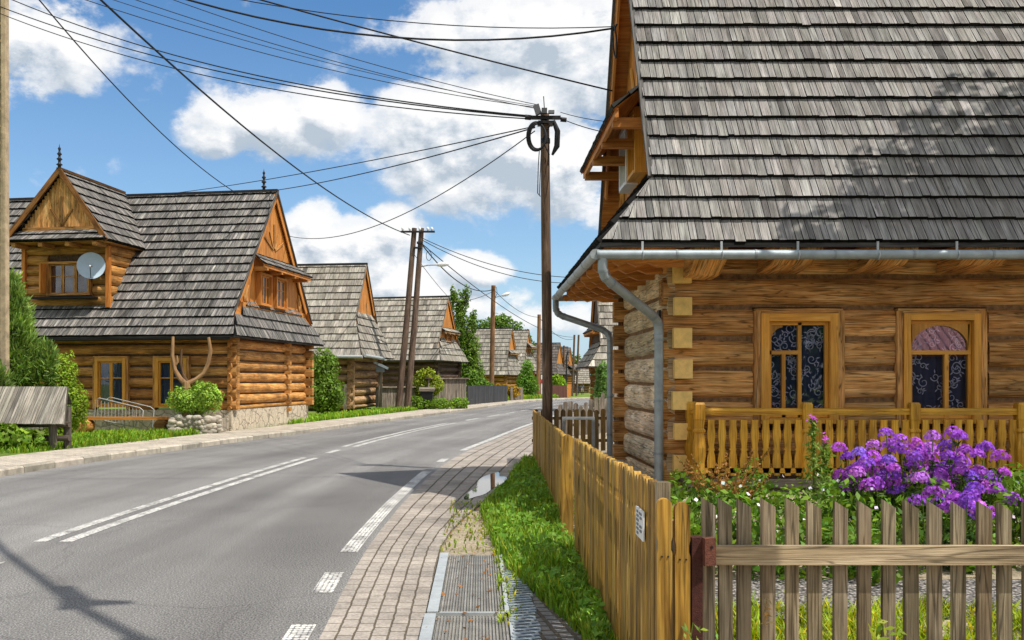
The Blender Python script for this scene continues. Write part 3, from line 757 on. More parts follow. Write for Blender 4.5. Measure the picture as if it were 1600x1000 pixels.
    def bal(x, yy, along=True):
        h = .66; zb = .47; pr = [(.033, 0), (.033, .05), (.045, .1), (.05, .17), (.042, .24), (.030, .29), (.044, .31), (.030, .33), (.036, .38), (.046, .45), (.046, .52), (.038, .57), (.036, .62), (.04, .66)]
        out = [(a, b) for a, b in pr] + [(-a, b) for a, b in reversed(pr)]
        o = MB(); t = lum(.9, 1.1)
        if along: o.prism(out, (x, yy - .02, zb), (1, 0, 0), (0, 0, 1), (0, -1, 0), .035, t)
        else: o.prism(out, (x - .0, yy, zb), (0, 1, 0), (0, 0, 1), (-1, 0, 0), .035, t)
        o.build('baluster', M['rail'], rail)
    def post(x, yy):
        o = MB(); t = lum(.9, 1.08)
        def rb(z0, z1, a): o.bx(x - a, x + a, yy - a, yy + a, z0, z1, t)
        prof = [(.052, .43), (.052, .62), (.062, .70), (.066, .80), (.055, .90), (.044, .97), (.06, .99), (.06, 1.01), (.044, 1.03), (.052, 1.12), (.058, 1.14), (.058, 1.31), (.045, 1.335)]
        rows = [[V((x - a, yy - a, z)), V((x + a, yy - a, z)), V((x + a, yy + a, z)), V((x - a, yy + a, z))] for a, z in prof]
        of = (U(0, 20), U(0, 20))
        for i in range(len(rows) - 1):
            for k in range(4):
                m = (k + 1) % 4; o.face([rows[i][k], rows[i][m], rows[i + 1][m], rows[i + 1][k]], [(of[0] + prof[i][1], of[1] + k), (of[0] + prof[i][1], of[1] + k + .1), (of[0] + prof[i + 1][1], of[1] + k + .1), (of[0] + prof[i + 1][1], of[1] + k)], t)
        o.face(rows[-1], [(of[0], of[1] + i * .05) for i in range(4)], t)
        o.build('balustrade_post', M['rail'], rail)
    xs = [.20, 1.47, 2.74, 4.01, 5.28]
    for x in xs: post(x, y)
    for a, b in zip(xs, xs[1:]):
        for i in range(9): bal(a + (b - a) * (i + .9) / 9.8 + .02, y)
    post(.20, -.16)
    for i in range(3): bal(.2, -.50 + .13 * i, False)
    # number plate and wall lamp conduit
    b = MB(); b.bx(-.16, -.135, .02, .16, 2.28, 2.48); 
    b.build('name_plate', M['iron'], H.root)
    # cable coil hanging on the gable
    b = MB(); cpt = V((1.93, 13.75, 6.45)) - V((2.4, 12, 0))
    b.tube([cpt + V((-.02 * math.sin(q), -.15 * math.cos(q * 1) , .23 * math.sin(q))) for q in [i * .35 for i in range(20)]], .012, 6)
    b.tube([cpt + V((0, .1, .2)), cpt + V((.05, .15, .3))], .015, 6); b.build('cable_coil', M['black'], H.root)
    return H
# ------------------------------------------------------------------ the row of houses on the far side of the road
def house_dormer():
    H = House('log_house', (-7.35, 28.2, .1), R(-9.5), -1, 'dark roofed log house on the left with cross gable dormer and finials', 'house',
              'log houses along the far side', D=6.4, L=17.0, of=.7, og=.45, ov=.2, ez=2.77, k=1.25, zs=3.5)
    P = H.P
    H.build_roof('shingleB', .36, .105, .085, lo=.78, hi=1.18, end=.06, cap='iron', streak=.12)
    H.build_gable('orange', .17, mid=5.55)
    H.gable_canopy('shingleB', 5.45, 5.05, .55, .3, .14, .04)
    ops = [(1.22, 2.36, .72, 2.12), (3.16, 4.3, .72, 2.12)]
    H.log_walls('logB', 'logB', .33, .6, 2.95, ops, d=.095, gap=.035, proj=.22, power=3.0, Lw=16.5, lo=.75, hi=1.2, split=4.4)
    H.plinth('stoneP', -.15, .62, out=.1)
    for i, (a, b, z0, z1) in enumerate(ops):
        H.window(a + .07, 0, .69, 1.0, 1.47, 'f', 'trim', fw=.1, nx=2, bar=.62, off=.12, outer=.07, outmat='logA', lace=0)
    # carved frieze board below the eave
    b = MB(); b.box(P(3.0, -.14, 2.83), (3.1, 0, 0), (0, .03, 0), (0, 0, .17), (1.15, 1.1, 1.0)); fz = b.build('frieze_board', M['logB'], H.root)
    b = MB()
    for i in range(22):
        u = .2 + i * .26; sg = 1 if i % 2 else -1
        b.beam(P(u, -.172, 2.80 - .08 * sg), P(u + .18, -.172, 2.80 + .08 * sg), .02, .025, up=(0, -1, 0), t=(.35, .3, .3))
        if i % 4 == 0: b.tube([P(u + .1, -.165, 2.84), P(u + .1, -.18, 2.84)], .06, 8, (.5, .42, .4))
    b.build('carving', M['logB'], fz)
    # gable windows: pair with open outer casements
    H.window(H.gu, 1.72, 3.84, .95, 1.02, 'g', 'orange', fw=.07, nx=3, bar=.62, off=.12, curtain='cloth'); H.window(H.gu, 3.05, 3.84, .95, 1.02, 'g', 'orange', fw=.07, nx=2, bar=.62, off=.12, curtain='cloth')
    b = MB(); f = H.window
    for v in (2.7, 4.0):
        for z in (3.7, 4.3, 4.72): b.box(P(-.25, v + .12, z), (.22, 0, 0), (0, .02, 0), (0, 0, .025))
        b.box(P(-.06, v + .02, 4.2), (.03, 0, 0), (0, .02, 0), (0, 0, .55)); b.box(P(-.45, v + .2, 4.2), (.03, 0, 0), (0, .02, 0), (0, 0, .55))
    b = MB(); b.box(P(H.gu - .02, H.D / 2, 3.76), (.04, 0, 0), (0, 2.6, 0), (0, 0, .09)); b.build('gable_sill', M['orange'], H.g)
    # ---- cross gable dormer
    uc, hw, zt, zb = 5.2, 1.65, 7.75, 5.62; k = (zt - zb) / hw
    vface = -.02
    b = MB()
    for i in range(6):
        z = 3.75 + i * .31
        iv = [(uc - 1.36, uc + 1.36)] if (i == 5 or i == 0) else [(uc - 1.36, uc - .86), (uc + .62, uc + 1.36)]
        if i in (1,): iv = [(uc - 1.36, uc - .86), (uc + .62, uc + 1.36)]
        for a, c in iv: log(b, P(a, vface, z + .15), P(c, vface, z + .15), (0, -1, 0), .29, .09, lum(.85, 1.1), power=2.3)
        for sg in (-1, 1): log(b, P(uc + sg * 1.36, vface + .05, z + .15), P(uc + sg * 1.36, 1.9, z + .15), (-sg * H.s * -1, 0, 0), .29, .07, lum(.8, 1.05), power=2.3)
    dm = b.build('dormer', M['logB'], H.root)
    b = MB(); b.box(P(uc, vface + .08, 4.7), (1.34, 0, 0), (0, .05, 0), (0, 0, 1.0)); b.build('dormer_lining', M['chink'], dm)
    b = MB()
    for sg in (-1, 1): b.box(P(uc + sg * 1.38, vface - .06, 4.6), (.06, 0, 0), (0, .07, 0), (0, 0, .92), (1.0, .9, .85)); b.build('corner_post', M['orange'], dm); b = MB()
    # dormer roof: two slopes running back into the main roof
    for sg in (-1, 1):
        b = MB(); sl = math.hypot(hw, zt - zb)
        Bv = V((-sg * H.s * hw, 0, zt - zb)) / sl; Nv = V((sg * H.s * (zt - zb), 0, hw)) / sl
        def lim(q):
            z = zb + (zt - zb) * q / sl
            f = max(0.0, min(1.0, (q - .0) / .55))
            return (vface - .75 + .35 * f, (z - H.ez) / H.k - H.of + .02)
        shingles(b, P(uc + sg * hw, 0, zb), V((0, 1, 0)), Bv, Nv, sl, lim, .36, .11, .075, .75, 1.15, .07, streak=.1)
        b.build('dormer_roof', M['shingleB'], dm)
    b = MB()   # little skirt roof across the dormer face
    shingles(b, P(uc - hw, vface - .75, zb), V((H.s, 0, 0)), V((0, .62, .5)).normalized(), V((0, -.5, .62)).normalized(), .62, lambda q: (0.0 + q * .55, 2 * hw - q * .55), .31, .11, .07, .75, 1.2, .08)
    b.build('dormer_skirt', M['shingleB'], dm)
    b = MB()
    for i in range(34):
        u = uc - 1.32 + i * .08; zz = zt - k * abs(u - uc) - .05
        if zz > 6.02: b.box(P(u, vface - .28, (5.98 + zz) / 2), (.0385, 0, 0), (0, .015, 0), (0, 0, (zz - 5.98) / 2), lum(.9, 1.25), 2)
    b.box(P(uc, vface - .33, 6.02), (1.25, 0, 0), (0, .03, 0), (0, 0, .06), (.6, .6, .6))
    for a in (60, 90, 120): b.beam(P(uc, vface - .31, 6.1), P(uc + math.cos(R(a)) * .9 * (1 if a == 90 else .8), vface - .31, 6.1 + math.sin(R(a)) * (.9 if a == 90 else .6)), .07, .04, up=(0, 1, 0), t=(.5, .5, .5))
    b.build('dormer_gable', M['oldwood'] if False else M['logA'], dm)
    b = MB()
    for sg in (-1, 1):
        b.beam(P(uc + sg * (hw + .02), vface - .66, zb - .02), P(uc, vface - .42, zt + .02), .05, .15, up=(-sg * k * H.s * -1, 0, 1), t=(.45, .4, .36))
    b.beam(P(uc, vface - .45, zt + .05), P(uc, 3.2, zt + .03), .14, .08, t=(.2, .2, .2))
    q = [P(uc - hw, vface - .75, zb - .03), P(uc + hw, vface - .75, zb - .03), P(uc + hw, 1.5, zb - .03), P(uc - hw, 1.5, zb - .03)]
    b.face(q, [(p.x, p.y) for p in q], (.9, .9, .9))
    for i in range(4): b.beam(P(uc - 1.3 + i * .87, vface - .7, zb - .1), P(uc - 1.3 + i * .87, vface, zb - .1), .13, .12)
    b.build('dormer_trim', M['logB'], dm)
    fr = H.window(uc - .82, vface, 4.05, 1.42, 1.02, 'f', 'logB', fw=.07, nx=3, bar=.6, off=.12, curtain='curtain')
    b = MB(); b.box(P(uc + .62 + .0, vface - .28, 4.56), (.025, 0, 0), (0, .16, 0), (0, 0, .44), (1.2, 1.1, 1)); b.build('shutter', M['orange'], dm)
    b = MB(); b.box(P(uc - .05, vface - .22, 3.97), (1.0, 0, 0), (0, .16, 0), (0, 0, .03), (.35, .35, .4)); b.build('flashing', M['iron'], dm)
    for c, h in ((P(uc, vface - .4, zt + .06), .75), (P(.25, H.D / 2, H.zr + .06), .72)):
        b = MB(); finial(b, c, h); b.build('finial', M['iron'], H.root)
    b = MB(); b.tube([P(-.3, -.66, 2.70), P(16, -.72, 2.68)], .045, 8); b.build('gutter', M['iron'], H.root)
    # satellite dish on a bracket by the dormer window
    mw = Matrix.Translation(H.root.location) @ Matrix.Rotation(R(-9.5), 4, 'Z')
    dl = mw @ P(uc - .98, vface - .32, 4.55)
    d = thing('satellite_dish', dl, 'round grey satellite dish mounted beside the dormer window', 'satellite dish')
    nrm = V((.30, -.93, .28)).normalized(); X = V((0, 0, 1)).cross(nrm).normalized(); Y = nrm.cross(X)
    b = MB(); rows = []
    for j in range(7):
        r = .40 * j / 6
        rows.append([nrm * (.25 * r * r - .02) * 1.5 + X * (max(r, .002) * math.cos(2 * PI * q / 28)) + Y * (max(r, .002) * 1.06 * math.sin(2 * PI * q / 28)) + V((0, 0, .35)) for q in range(28)])
    b.grid(rows, (1, 1, 1), (0, 0), None, True); b.build('reflector', M['dish'], d)
    b = MB(); b.tube([Y * -.40 + V((0, 0, .35)), Y * -.18 + nrm * .36 + V((0, 0, .35))], .012, 6); b.tube([V((0, .02, .35)), V((0, .12, .2)), V((0, .35, .15))], .02, 6); b.build('feed_arm', M['iron'], d)
    b = MB(); b.lathe(Y * -.16 + nrm * .38 + V((0, 0, .35)), [(.02, -.03), (.03, 0), (.03, .05), (.015, .07)], 8, ax=-nrm); b.build('receiver', M['white'], d)
    return H

def small_house(loc, ang, label, D, L, ez, zr, of, og, zs, mat, logm, glogm, row=.42, w=.2, mid=None, canopy=None, wh=.42, wins=(), gwin=None, ov=.2, base=.12, trim='orange', gab='orange', lo=.7, hi=1.2, loglo=.8, soft='logC'):
    k = (zr - ez) / (D / 2 + of)
    H = House('log_house', loc, R(-ang), -1, label, 'house', 'log houses along the far side', D=D, L=L, of=of, og=og, ov=ov, ez=ez, k=k, zs=zs)
    H.build_roof(mat, row, w, .075, soffit=soft, lo=lo, hi=hi, end=.3, trimmat=trim)
    H.build_gable(gab, .2, rays=False)
    if canopy: H.gable_canopy(mat, canopy[0], canopy[1], canopy[2], .4, w, .05, soffit=soft)
    H.log_walls(logm, glogm, wh, .1, ez + .12, [(a, a + b, z0, z0 + h) for a, b, z0, h in wins], d=.14, gap=.04, proj=.25, power=2.3, Lw=L - .3, lo=loglo, hi=1.15)
    for a, b, z0, h in wins: H.window(a + .04, 0, z0 + .03, b - .08, h - .06, 'f', 'orange', fw=.1, off=.12, nx=2)
    if gwin: H.window(H.gu, gwin[0], gwin[1], gwin[2], gwin[3], 'g', trim, fw=.07, off=.12, nx=2)
    return H

def row_houses():
    H3 = small_house((-6.3, 46, .1), 8, 'pale shingled log house with steep open gable behind the leaning twin poles', 5.3, 8, 2.65, 7.36, .7, .8, 4.45, 'shingleC', 'logC', 'logC', .43, .2, wins=((.9, .8, .9, 1.1),), lo=.75, hi=1.15)
    b = MB(); b.tube([H3.P(-.95, -.5, 2.66), H3.P(-.95, 3.2, 2.60)], .08, 8); b.tube([H3.P(4, -.82, 2.64), H3.P(-.9, -.82, 2.60)], .08, 8); b.build('gutter', M['zincL'], H3.root)
    H4 = small_house((-2.93, 62, .1), 15, 'low dark log house with small gable window behind a plank fence', 5.1, 10, 2.75, 7.1, .7, .6, 3.9, 'shingleC', 'logD', 'logD', .47, .22, canopy=(5.0, 4.7, .4), gwin=(2.0, 4.05, 1.1, .6), wins=((4.1, 1.2, .9, 1.2),), lo=.75, hi=1.15)
    H5 = small_house((2.4, 95, -.3), 16, 'golden log house beyond the tall tree with steep plain gable', 5.0, 8, 2.4, 7.15, .8, .6, 3.9, 'shingleC', 'logB', 'logB', .5, .25, canopy=(5.0, 4.6, .4), wins=((2, 1, .9, 1.1),), lo=.65, hi=1.05)
    H5b = small_house((5.0, 113, -.5), 16, 'grey shingled log house half hidden behind the golden one', 5.0, 7, 3.2, 8.1, .8, .7, 5.0, 'shingleC', 'logB', 'logB', .5, .25, canopy=(6.6, 6.0, .8), gwin=(1.6, 5.1, 1.3, .9), lo=.75, hi=1.1)
    H6 = small_house((10.2, 132, -.6), 18, 'dark brown log house with white banner in front', 5.5, 12, 3.0, 7.4, .8, .7, 4.2, 'shingleD', 'logD', 'logB', .5, .25)
    H7 = small_house((13.4, 150, -.6), 18, 'slate grey house with blue gable canopy beyond the brown one', 5.0, 6, 3.0, 7.3, .8, .8, 4.2, 'shingleD', 'logD', 'orange', .5, .25, canopy=(4.6, 3.9, 1.2))
    H8 = small_house((17.8, 158, -.6), 4, 'long low grey roofed cottage closing the end of the street', 6.0, 8, 1.6, 4.9, .6, .5, 2.6, 'shingleC', 'logC', 'logC', .5, .25, lo=.8, hi=1.1)
    k = 1.7
    HB = House('log_house', (6.35, 48, 0), 0, 1, 'log house with bleached side wall behind the grey downpipe', 'house', 'log houses on the near side', D=4.2, L=8, of=1.0, og=1.05, ov=.35, ez=2.25, k=1.7, zs=3.35)
    HB.build_roof('shingleC', .4, .2, .06); HB.build_gable('logD', .2, rays=False); HB.gable_canopy('shingleB', 4.6, 4.1, .5, .3, .2, .05)
    HB.log_walls('logA', 'logAside', .36, .1, 2.4, [], d=.16, gap=.04, proj=.25, power=2.2, Lw=7.6, lo=.85, hi=1.1)
    # the red roofed house across the way, behind the camera: it is what the window panes mirror
    H9 = House('log_house', (23.0, -9.0, 0), R(180), 1, 'red roofed house across the yard mirrored in the window pane', 'house', None, D=6, L=9.6, of=.7, og=.6, ov=.2, ez=2.5, k=.7, zs=3.4)
    b = MB()
    for i in range(32):
        u = -.5 + i * .3
        b.beam(H9.P(u, -.7, 2.5), H9.P(u, 3, 2.5 + .7 * 3.7), .24, .04, t=lum(.8, 1.2)); b.beam(H9.P(u + .15, -.7, 2.48), H9.P(u + .15, 3, 2.48 + .7 * 3.7), .10, .02, t=(.15, .12, .12))
    b.build('roof', M['redroof'], H9.root)
    b = MB(); b.box(H9.P(5, 0, 1.2), (4, 0, 0), (0, .1, 0), (0, 0, 1.2)); b.build('wall', M['logD'], H9.root)
    b = MB(); q = [H9.P(-.5, 6.7, 2.5), H9.P(9.3, 6.7, 2.5), H9.P(9.3, 3, 5.09), H9.P(-.5, 3, 5.09)]; b.face(q, [(0, 0)] * 4); b.build('rear_roof', M['redroof'], H9.root)
# ------------------------------------------------------------------ ground, road, kerbs
def curve(pts, step=.8):
    """Catmull-Rom through (x, y)"""
    P = [V((p[0], p[1], 0)) for p in pts]; P = [P[0] * 2 - P[1]] + P + [P[-1] * 2 - P[-2]]; out = []
    for i in range(1, len(P) - 2):
        a, b, c, d = P[i - 1:i + 3]; n = max(2, int((c - b).length / step))
        for k in range(n):
            t = k / n
            out.append(.5 * ((2 * b) + (c - a) * t + (2 * a - 5 * b + 4 * c - d) * t * t + (3 * b - a - 3 * c + d) * t ** 3))
    out.append(P[-2]); return out
def arc(pts):
    s = [0]
    for a, b in zip(pts, pts[1:]): s.append(s[-1] + (b - a).length)
    return s
def resample(pts, n):
    s = arc(pts); out = []; j = 0
    for i in range(n):
        q = s[-1] * i / (n - 1)
        while j < len(s) - 2 and s[j + 1] < q: j += 1
        t = (q - s[j]) / max(s[j + 1] - s[j], 1e-9); out.append(pts[j].lerp(pts[j + 1], min(t, 1)))
    return out
def offset(pts, d):
    """to the right of travel"""
    out = []
    for i, p in enumerate(pts):
        t = (pts[min(i + 1, len(pts) - 1)] - pts[max(i - 1, 0)]).normalized()
        out.append(p + V((t.y, -t.x, 0)) * d)
    return out
def sheet(name, mat, left, right, z, cross=4, zl=None):
    n = len(left); s = arc(left); rows = []
    w = (right[0] - left[0]).length
    for i in range(n):
        rows.append([V((*(left[i].lerp(right[i], k / cross)).xy, gz(left[i].y) + z)) for k in range(cross + 1)])
    mb = MB(); mb.grid(rows, (1, 1, 1), (0, 0), (s, [w * k / cross for k in range(cross + 1)]), sm=True)
    return struct(mb.build(name, mat))
LP = [(-8.6, -14), (-8.6, 4), (-8.4, 10), (-7.95, 15.9), (-7.4, 19.5), (-6.95, 21.5), (-6.1, 25.5), (-5.05, 30), (-3.95, 35.5), (-2.1, 43.6), (.1, 53.9), (2.6, 66), (5.3, 78.7), (9.6, 94), (16.5, 112), (26, 130), (42, 150)]
RP = [(-.9, -14), (-.95, 2), (-.99, 5.9), (-1.03, 7.0), (-1.07, 9), (-1.03, 11.4), (-.97, 13.2), (-.77, 17), (-.41, 20.7), (.45, 26), (1.45, 32), (2.0, 35), (3.1, 41), (4.5, 48), (7.6, 61), (11, 75), (15.6, 91), (22.5, 108), (32, 125), (48, 145)]
CP = [(-4.1, -14), (-4.15, 4), (-4.23, 9.4), (-3.95, 14.5), (-3.47, 20), (-2.65, 27), (-1.18, 35.3), (2.6, 52), (7.6, 75), (12.6, 93), (20, 110), (29, 127)]
def setting():
    N = 170
    L = resample(curve(LP), N); Rr = resample(curve(RP), N)
    # terrain: one sheet out to the horizon, dipping with the street
    mb = MB(); xs = [-700, -300, -120, -60, -30, -14, -9, -4, 0, 4, 10, 20, 40, 80, 160, 320, 700]; ys = [-250, -80, -30, -10, 0, 10, 20, 30, 40, 50, 60, 66, 72, 78, 84, 90, 96, 104, 112, 120, 128, 136, 150, 200, 300, 500, 900, 1500]
    mb.grid([[V((x, y, gz(y) - .06)) for x in xs] for y in ys], sm=True)
    struct(mb.build('ground', M['turf']))
    sheet('road', M['asphalt'], L, Rr, 0.0, 8)
    # paved shoulder on the near side
    R2 = [(-.30, -14), (-.34, 4), (-.36, 9.4), (-.10, 11.6), (.25, 14), (.62, 17), (1.15, 21), (2.1, 28), (3.2, 35), (4.3, 41), (5.6, 48), (8.6, 61), (12, 75), (16.6, 91), (23.5, 108), (33, 125), (49, 145)]
    r2 = resample(curve(R2), N)
    sheet('paved_shoulder', M['paver'], Rr, r2, .006, 4)
    # earth verge & yard on the near side (rises to the house)
    mb = MB(); ys = [-14, 0, 2, 4, 5, 5.9, 6.4, 7.0, 7.8, 9, 10, 11, 12, 14, 16, 18, 20, 24, 28, 34, 40, 46, 52, 60]
    rows = []
    for y in ys:
        xe = np.interp(y, [p[1] for p in R2], [p[0] for p in R2]) - .12
        up = .02
        xr = [xe, max(.62, xe + .3), 1.0 if y < 20 else xe + 1, 2.0 if y < 20 else xe + 2, 3 if y < 20 else xe + 3, 40]
        g = min(max((y - 4.5) / 5, 0), 1) * .2 + .06 if y < 20 else .15
        zz = [-.012, .0, .05, g, g + .03, g + .03] if y < 30 else [-.012, .0, .02, .04, .06, .08]
        rows.append([V((x, y, gz(y) + z)) for x, z in zip(xr, zz)])
    mb.grid(rows, sm=True); struct(mb.build('yard_ground', M['dirt']))
    mb = MB(); rows = []
    for i in range(20):
        x = 1.05 + i * .8
        rows.append([V((x, y, z)) for y, z in ((5.85, .145), (6.3, .168), (6.8, .19))])
    mb.grid(rows, sm=True); struct(mb.build('gravel_path', M['gravel']))
    # far side: kerb, pavement, lawn strip
    def zoff(p, z): return [V((q.x, q.y, 0)) for q in p]
    k0 = L; k1 = offset(L, -.14); k2 = offset(L, -1.75); k3 = offset(L, -2.6); k4 = offset(L, -45)
    s = arc(L); mb = MB()
    rows = [[V((a.x, a.y, gz(a.y) - .05)), V((a.x, a.y, gz(a.y) + .10)), V((a.x, a.y, gz(a.y) + .115)).lerp(V((b.x, b.y, gz(b.y) + .115)), .15), V((b.x, b.y, gz(b.y) + .118)), V((b.x, b.y, gz(b.y) - .03))] for a, b in zip(k0, k1)]
    for i in range(len(rows) - 1):       # one kerb stone after another, slightly uneven
        pass
    mb2 = MB(); i = 0; n = len(L); fine = resample(curve(LP, .3), 190); fo = offset(fine, -.14)
    for i in range(len(fine) - 1):
        a, b, c, d = fine[i], fine[i + 1], fo[i + 1], fo[i]
        if a.y < -12: continue
        t = lum(.75, 1.15, .02); jz = U(-.006, .006); e = (b - a).normalized() * .006
        z = lambda p, h: V((p.x, p.y, gz(p.y) + h + (jz if h > 0 else 0)))
        a2, b2, c2, d2 = a + e, b - e, c - e, d + e
        o = (U(0, 20), U(0, 20))
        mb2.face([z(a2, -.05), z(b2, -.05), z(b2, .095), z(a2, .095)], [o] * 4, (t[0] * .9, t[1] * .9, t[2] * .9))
        ins = lambda p, q: p.lerp(q, .16)
        mb2.face([z(a2, .095), z(b2, .095), z(ins(b2, c2), .12), z(ins(a2, d2), .12)], [o] * 4, t)
        mb2.face([z(ins(a2, d2), .12), z(ins(b2, c2), .12), z(c2, .12), z(d2, .12)], [o] * 4, t)
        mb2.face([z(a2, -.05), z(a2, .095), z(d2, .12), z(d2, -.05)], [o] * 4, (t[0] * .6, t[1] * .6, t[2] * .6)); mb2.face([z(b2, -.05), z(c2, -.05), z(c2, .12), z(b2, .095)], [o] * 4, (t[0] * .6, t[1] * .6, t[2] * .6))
    struct(mb2.build('kerb', M['concrete']))
    sheet('pavement', M['slab'], k2, k1, .113, 3)
    sheet('lawn', M['turf'], k4, k2, .105, 10)
    # road markings
    C = resample(curve(CP, .4), 700); sC = arc(C)
    def ribbon(mb, base, y0, y1, off, w):
        seg = [p for p in base if y0 <= p.y <= y1]
        a, b = offset(seg, off - w / 2), offset(seg, off + w / 2); s = arc(seg)
        rows = [[V((p.x, p.y, gz(p.y) + .004)), V((q.x, q.y, gz(q.y) + .004))] for p, q in zip(a, b)]
        if len(rows) > 1: mb.grid(rows, (1, 1, 1), (0, U(0, 3)), (s, [0, w]), sm=False)
    mb = MB()
    for off in (-.13, .13): ribbon(mb, C, 9.4, 19.8, off, .13); ribbon(mb, C, 23.0, 36, off, .13)
    ribbon(mb, C, 6.2, 8.55, 0, .13); ribbon(mb, C, 20.8, 22.2, .02, .14)
    for y in range(38, 120, 4): ribbon(mb, C, y, y + 2.6, 0, .14)
    E_ = resample(curve(RP, .3), 900)
    for a, b in ((3.4, 4.3), (5.1, 6.3), (7.05, 8.0), (8.9, 17.0), (18.6, 19.6), (21.6, 64)): ribbon(mb, E_, a, b, -.15, .16)
    struct(mb.build('road_marking', M['paint']))
    # cobbles, puddle
    mb = MB(); rows = [[V((x0, y, .012)), V((x1, y, .02))] for y, x0, x1 in ((3.5, .2, .72), (5.9, .2, .70), (7.3, .2, .5), (8.7, .2, .3))]
    mb.grid(rows, (1, 1, 1), (0, 0), ([0, 2.4, 3.8, 5.2], [0, .5]), sm=True); struct(mb.build('cobble_strip', M['cobble']))
    mb = MB(); pts = []
    for i in range(40):
        a = 2 * PI * i / 40; r = 1 + .18 * math.sin(3 * a + 1) + .12 * math.sin(5 * a)
        yy = 14.75 + 1.75 * r * math.sin(a); xx = .12 + (yy - 14.75) * .115 + .19 * r * math.cos(a); pts.append(V((xx, yy, .0125)))
    mb.face(pts, [(0, 0)] * 40); struct(mb.build('puddle', M['water']))

def grates():
    for i, (y0, y1, x0, x1, lab) in enumerate(((6.50, 8.72, -.36, .2, 'ribbed metal drain cover on the shoulder, the farther of two'), (4.1, 6.45, -.37, .22, 'ribbed metal drain cover on the shoulder, the nearer of two'))):
        t = thing('drain_cover', ((x0 + x1) / 2, (y0 + y1) / 2, .0), lab, 'drain cover', 'drain covers on the shoulder'); c = V(t.location)
        b = MB(); b.bx(x0, x0 + .075, y0, y1, .0, .034, grain=1); b.bx(x0 + .075, x1, y0, y0 + .03, .0, .026, grain=0); b.bx(x1 - .03, x1, y0, y1, .0, .028, grain=1)
        b.build('frame', M['zincL'], t, org=c)
        b = MB(); b.bx(x0 + .08, x1 - .035, y0 + .035, y1, .0, .010)
        n = 22
        for k in range(n):
            x = x0 + .085 + (x1 - x0 - .125) * (k + .3) / n; b.bx(x, x + .011, y0 + .04, y1 - .02, .010, .022, lum(.8, 1.2), grain=1)
        b.build('grating', M['grateM'], t, org=c)
    # sloping ribbed gutter plate beside the grates
    t = thing('gutter_plate', (.36, 5.6, 0), 'ribbed sheet metal strip between drain covers and cobbles', 'metal strip'); b = MB(); c = V(t.location)
    for k in range(52):
        y = 4.1 + k * .075; b.box((.29 + .01 * math.sin(k), y, .022), (.085, .03, 0), (-.005, .018, 0), (0, 0, .012), lum(.7, 1.1))
    b.build('strip', M['zinc'], t, org=c)

# ------------------------------------------------------------------ fences
def round_picket(w, h):
    o = [(-w / 2, 0), (w / 2, 0), (w / 2, h * .80), (w * .42, h * .815), (w * .42, h * .84), (w / 2, h * .86), (w / 2, h - w * .5)]
    for i in range(1, 8): a = PI * i / 8; o.append((w / 2 * math.cos(a), h - w * .5 + w * .5 * math.sin(a)))
    return o + [(-w / 2, h - w * .5), (-w / 2, h * .86), (-w * .42, h * .84), (-w * .42, h * .815), (-w / 2, h * .80)]
def fence_line(y): return .672 + .02 * y
def picket_fence(label, y0, y1, ztop0, ztop1, n):
    x0, x1 = fence_line(y0), fence_line(y1); c = V((x0, y0, 0)); t = thing('picket_fence', c, label, 'fence')
    d = V((x1 - x0, y1 - y0, 0)).normalized(); nr = V((-d.y, d.x, 0))
    for i in range(n):
        q = (i + .5) / n; p = V((x0, y0, .07 + U(-.006, .006))).lerp(V((x1, y1, .07)), q); h = ztop0 + (ztop1 - ztop0) * q - .07 + U(-.006, .006)
        b = MB(); w = (y1 - y0) / n - U(.020, .034)
        dd = (d + V((U(-.09, .09), 0, U(-.006, .006)))).normalized()
        b.prism(round_picket(w, h), p, dd, (0, 0, 1), nr, .034, lum(.6, 1.15, .08)); b.build('picket', M['fenceY'], t, org=c)
    b = MB()
    for z in (.3, .82): b.beam(V((x0, y0, z)) - nr * .055, V((x1, y1, z)) - nr * .055, .05, .07, t=(.8, .75, .7))
    b.build('rail', M['fenceY'], t, org=c)
    b = MB()
    for q in (.02, .98): p = V((x0, y0, 0)).lerp(V((x1, y1, 0)), q) - nr * .12; b.bx(p.x - .03, p.x + .03, p.y - .03, p.y + .03, -.05, .98)
    b.build('fence_post', M['fenceG'], t, org=c)
    return t
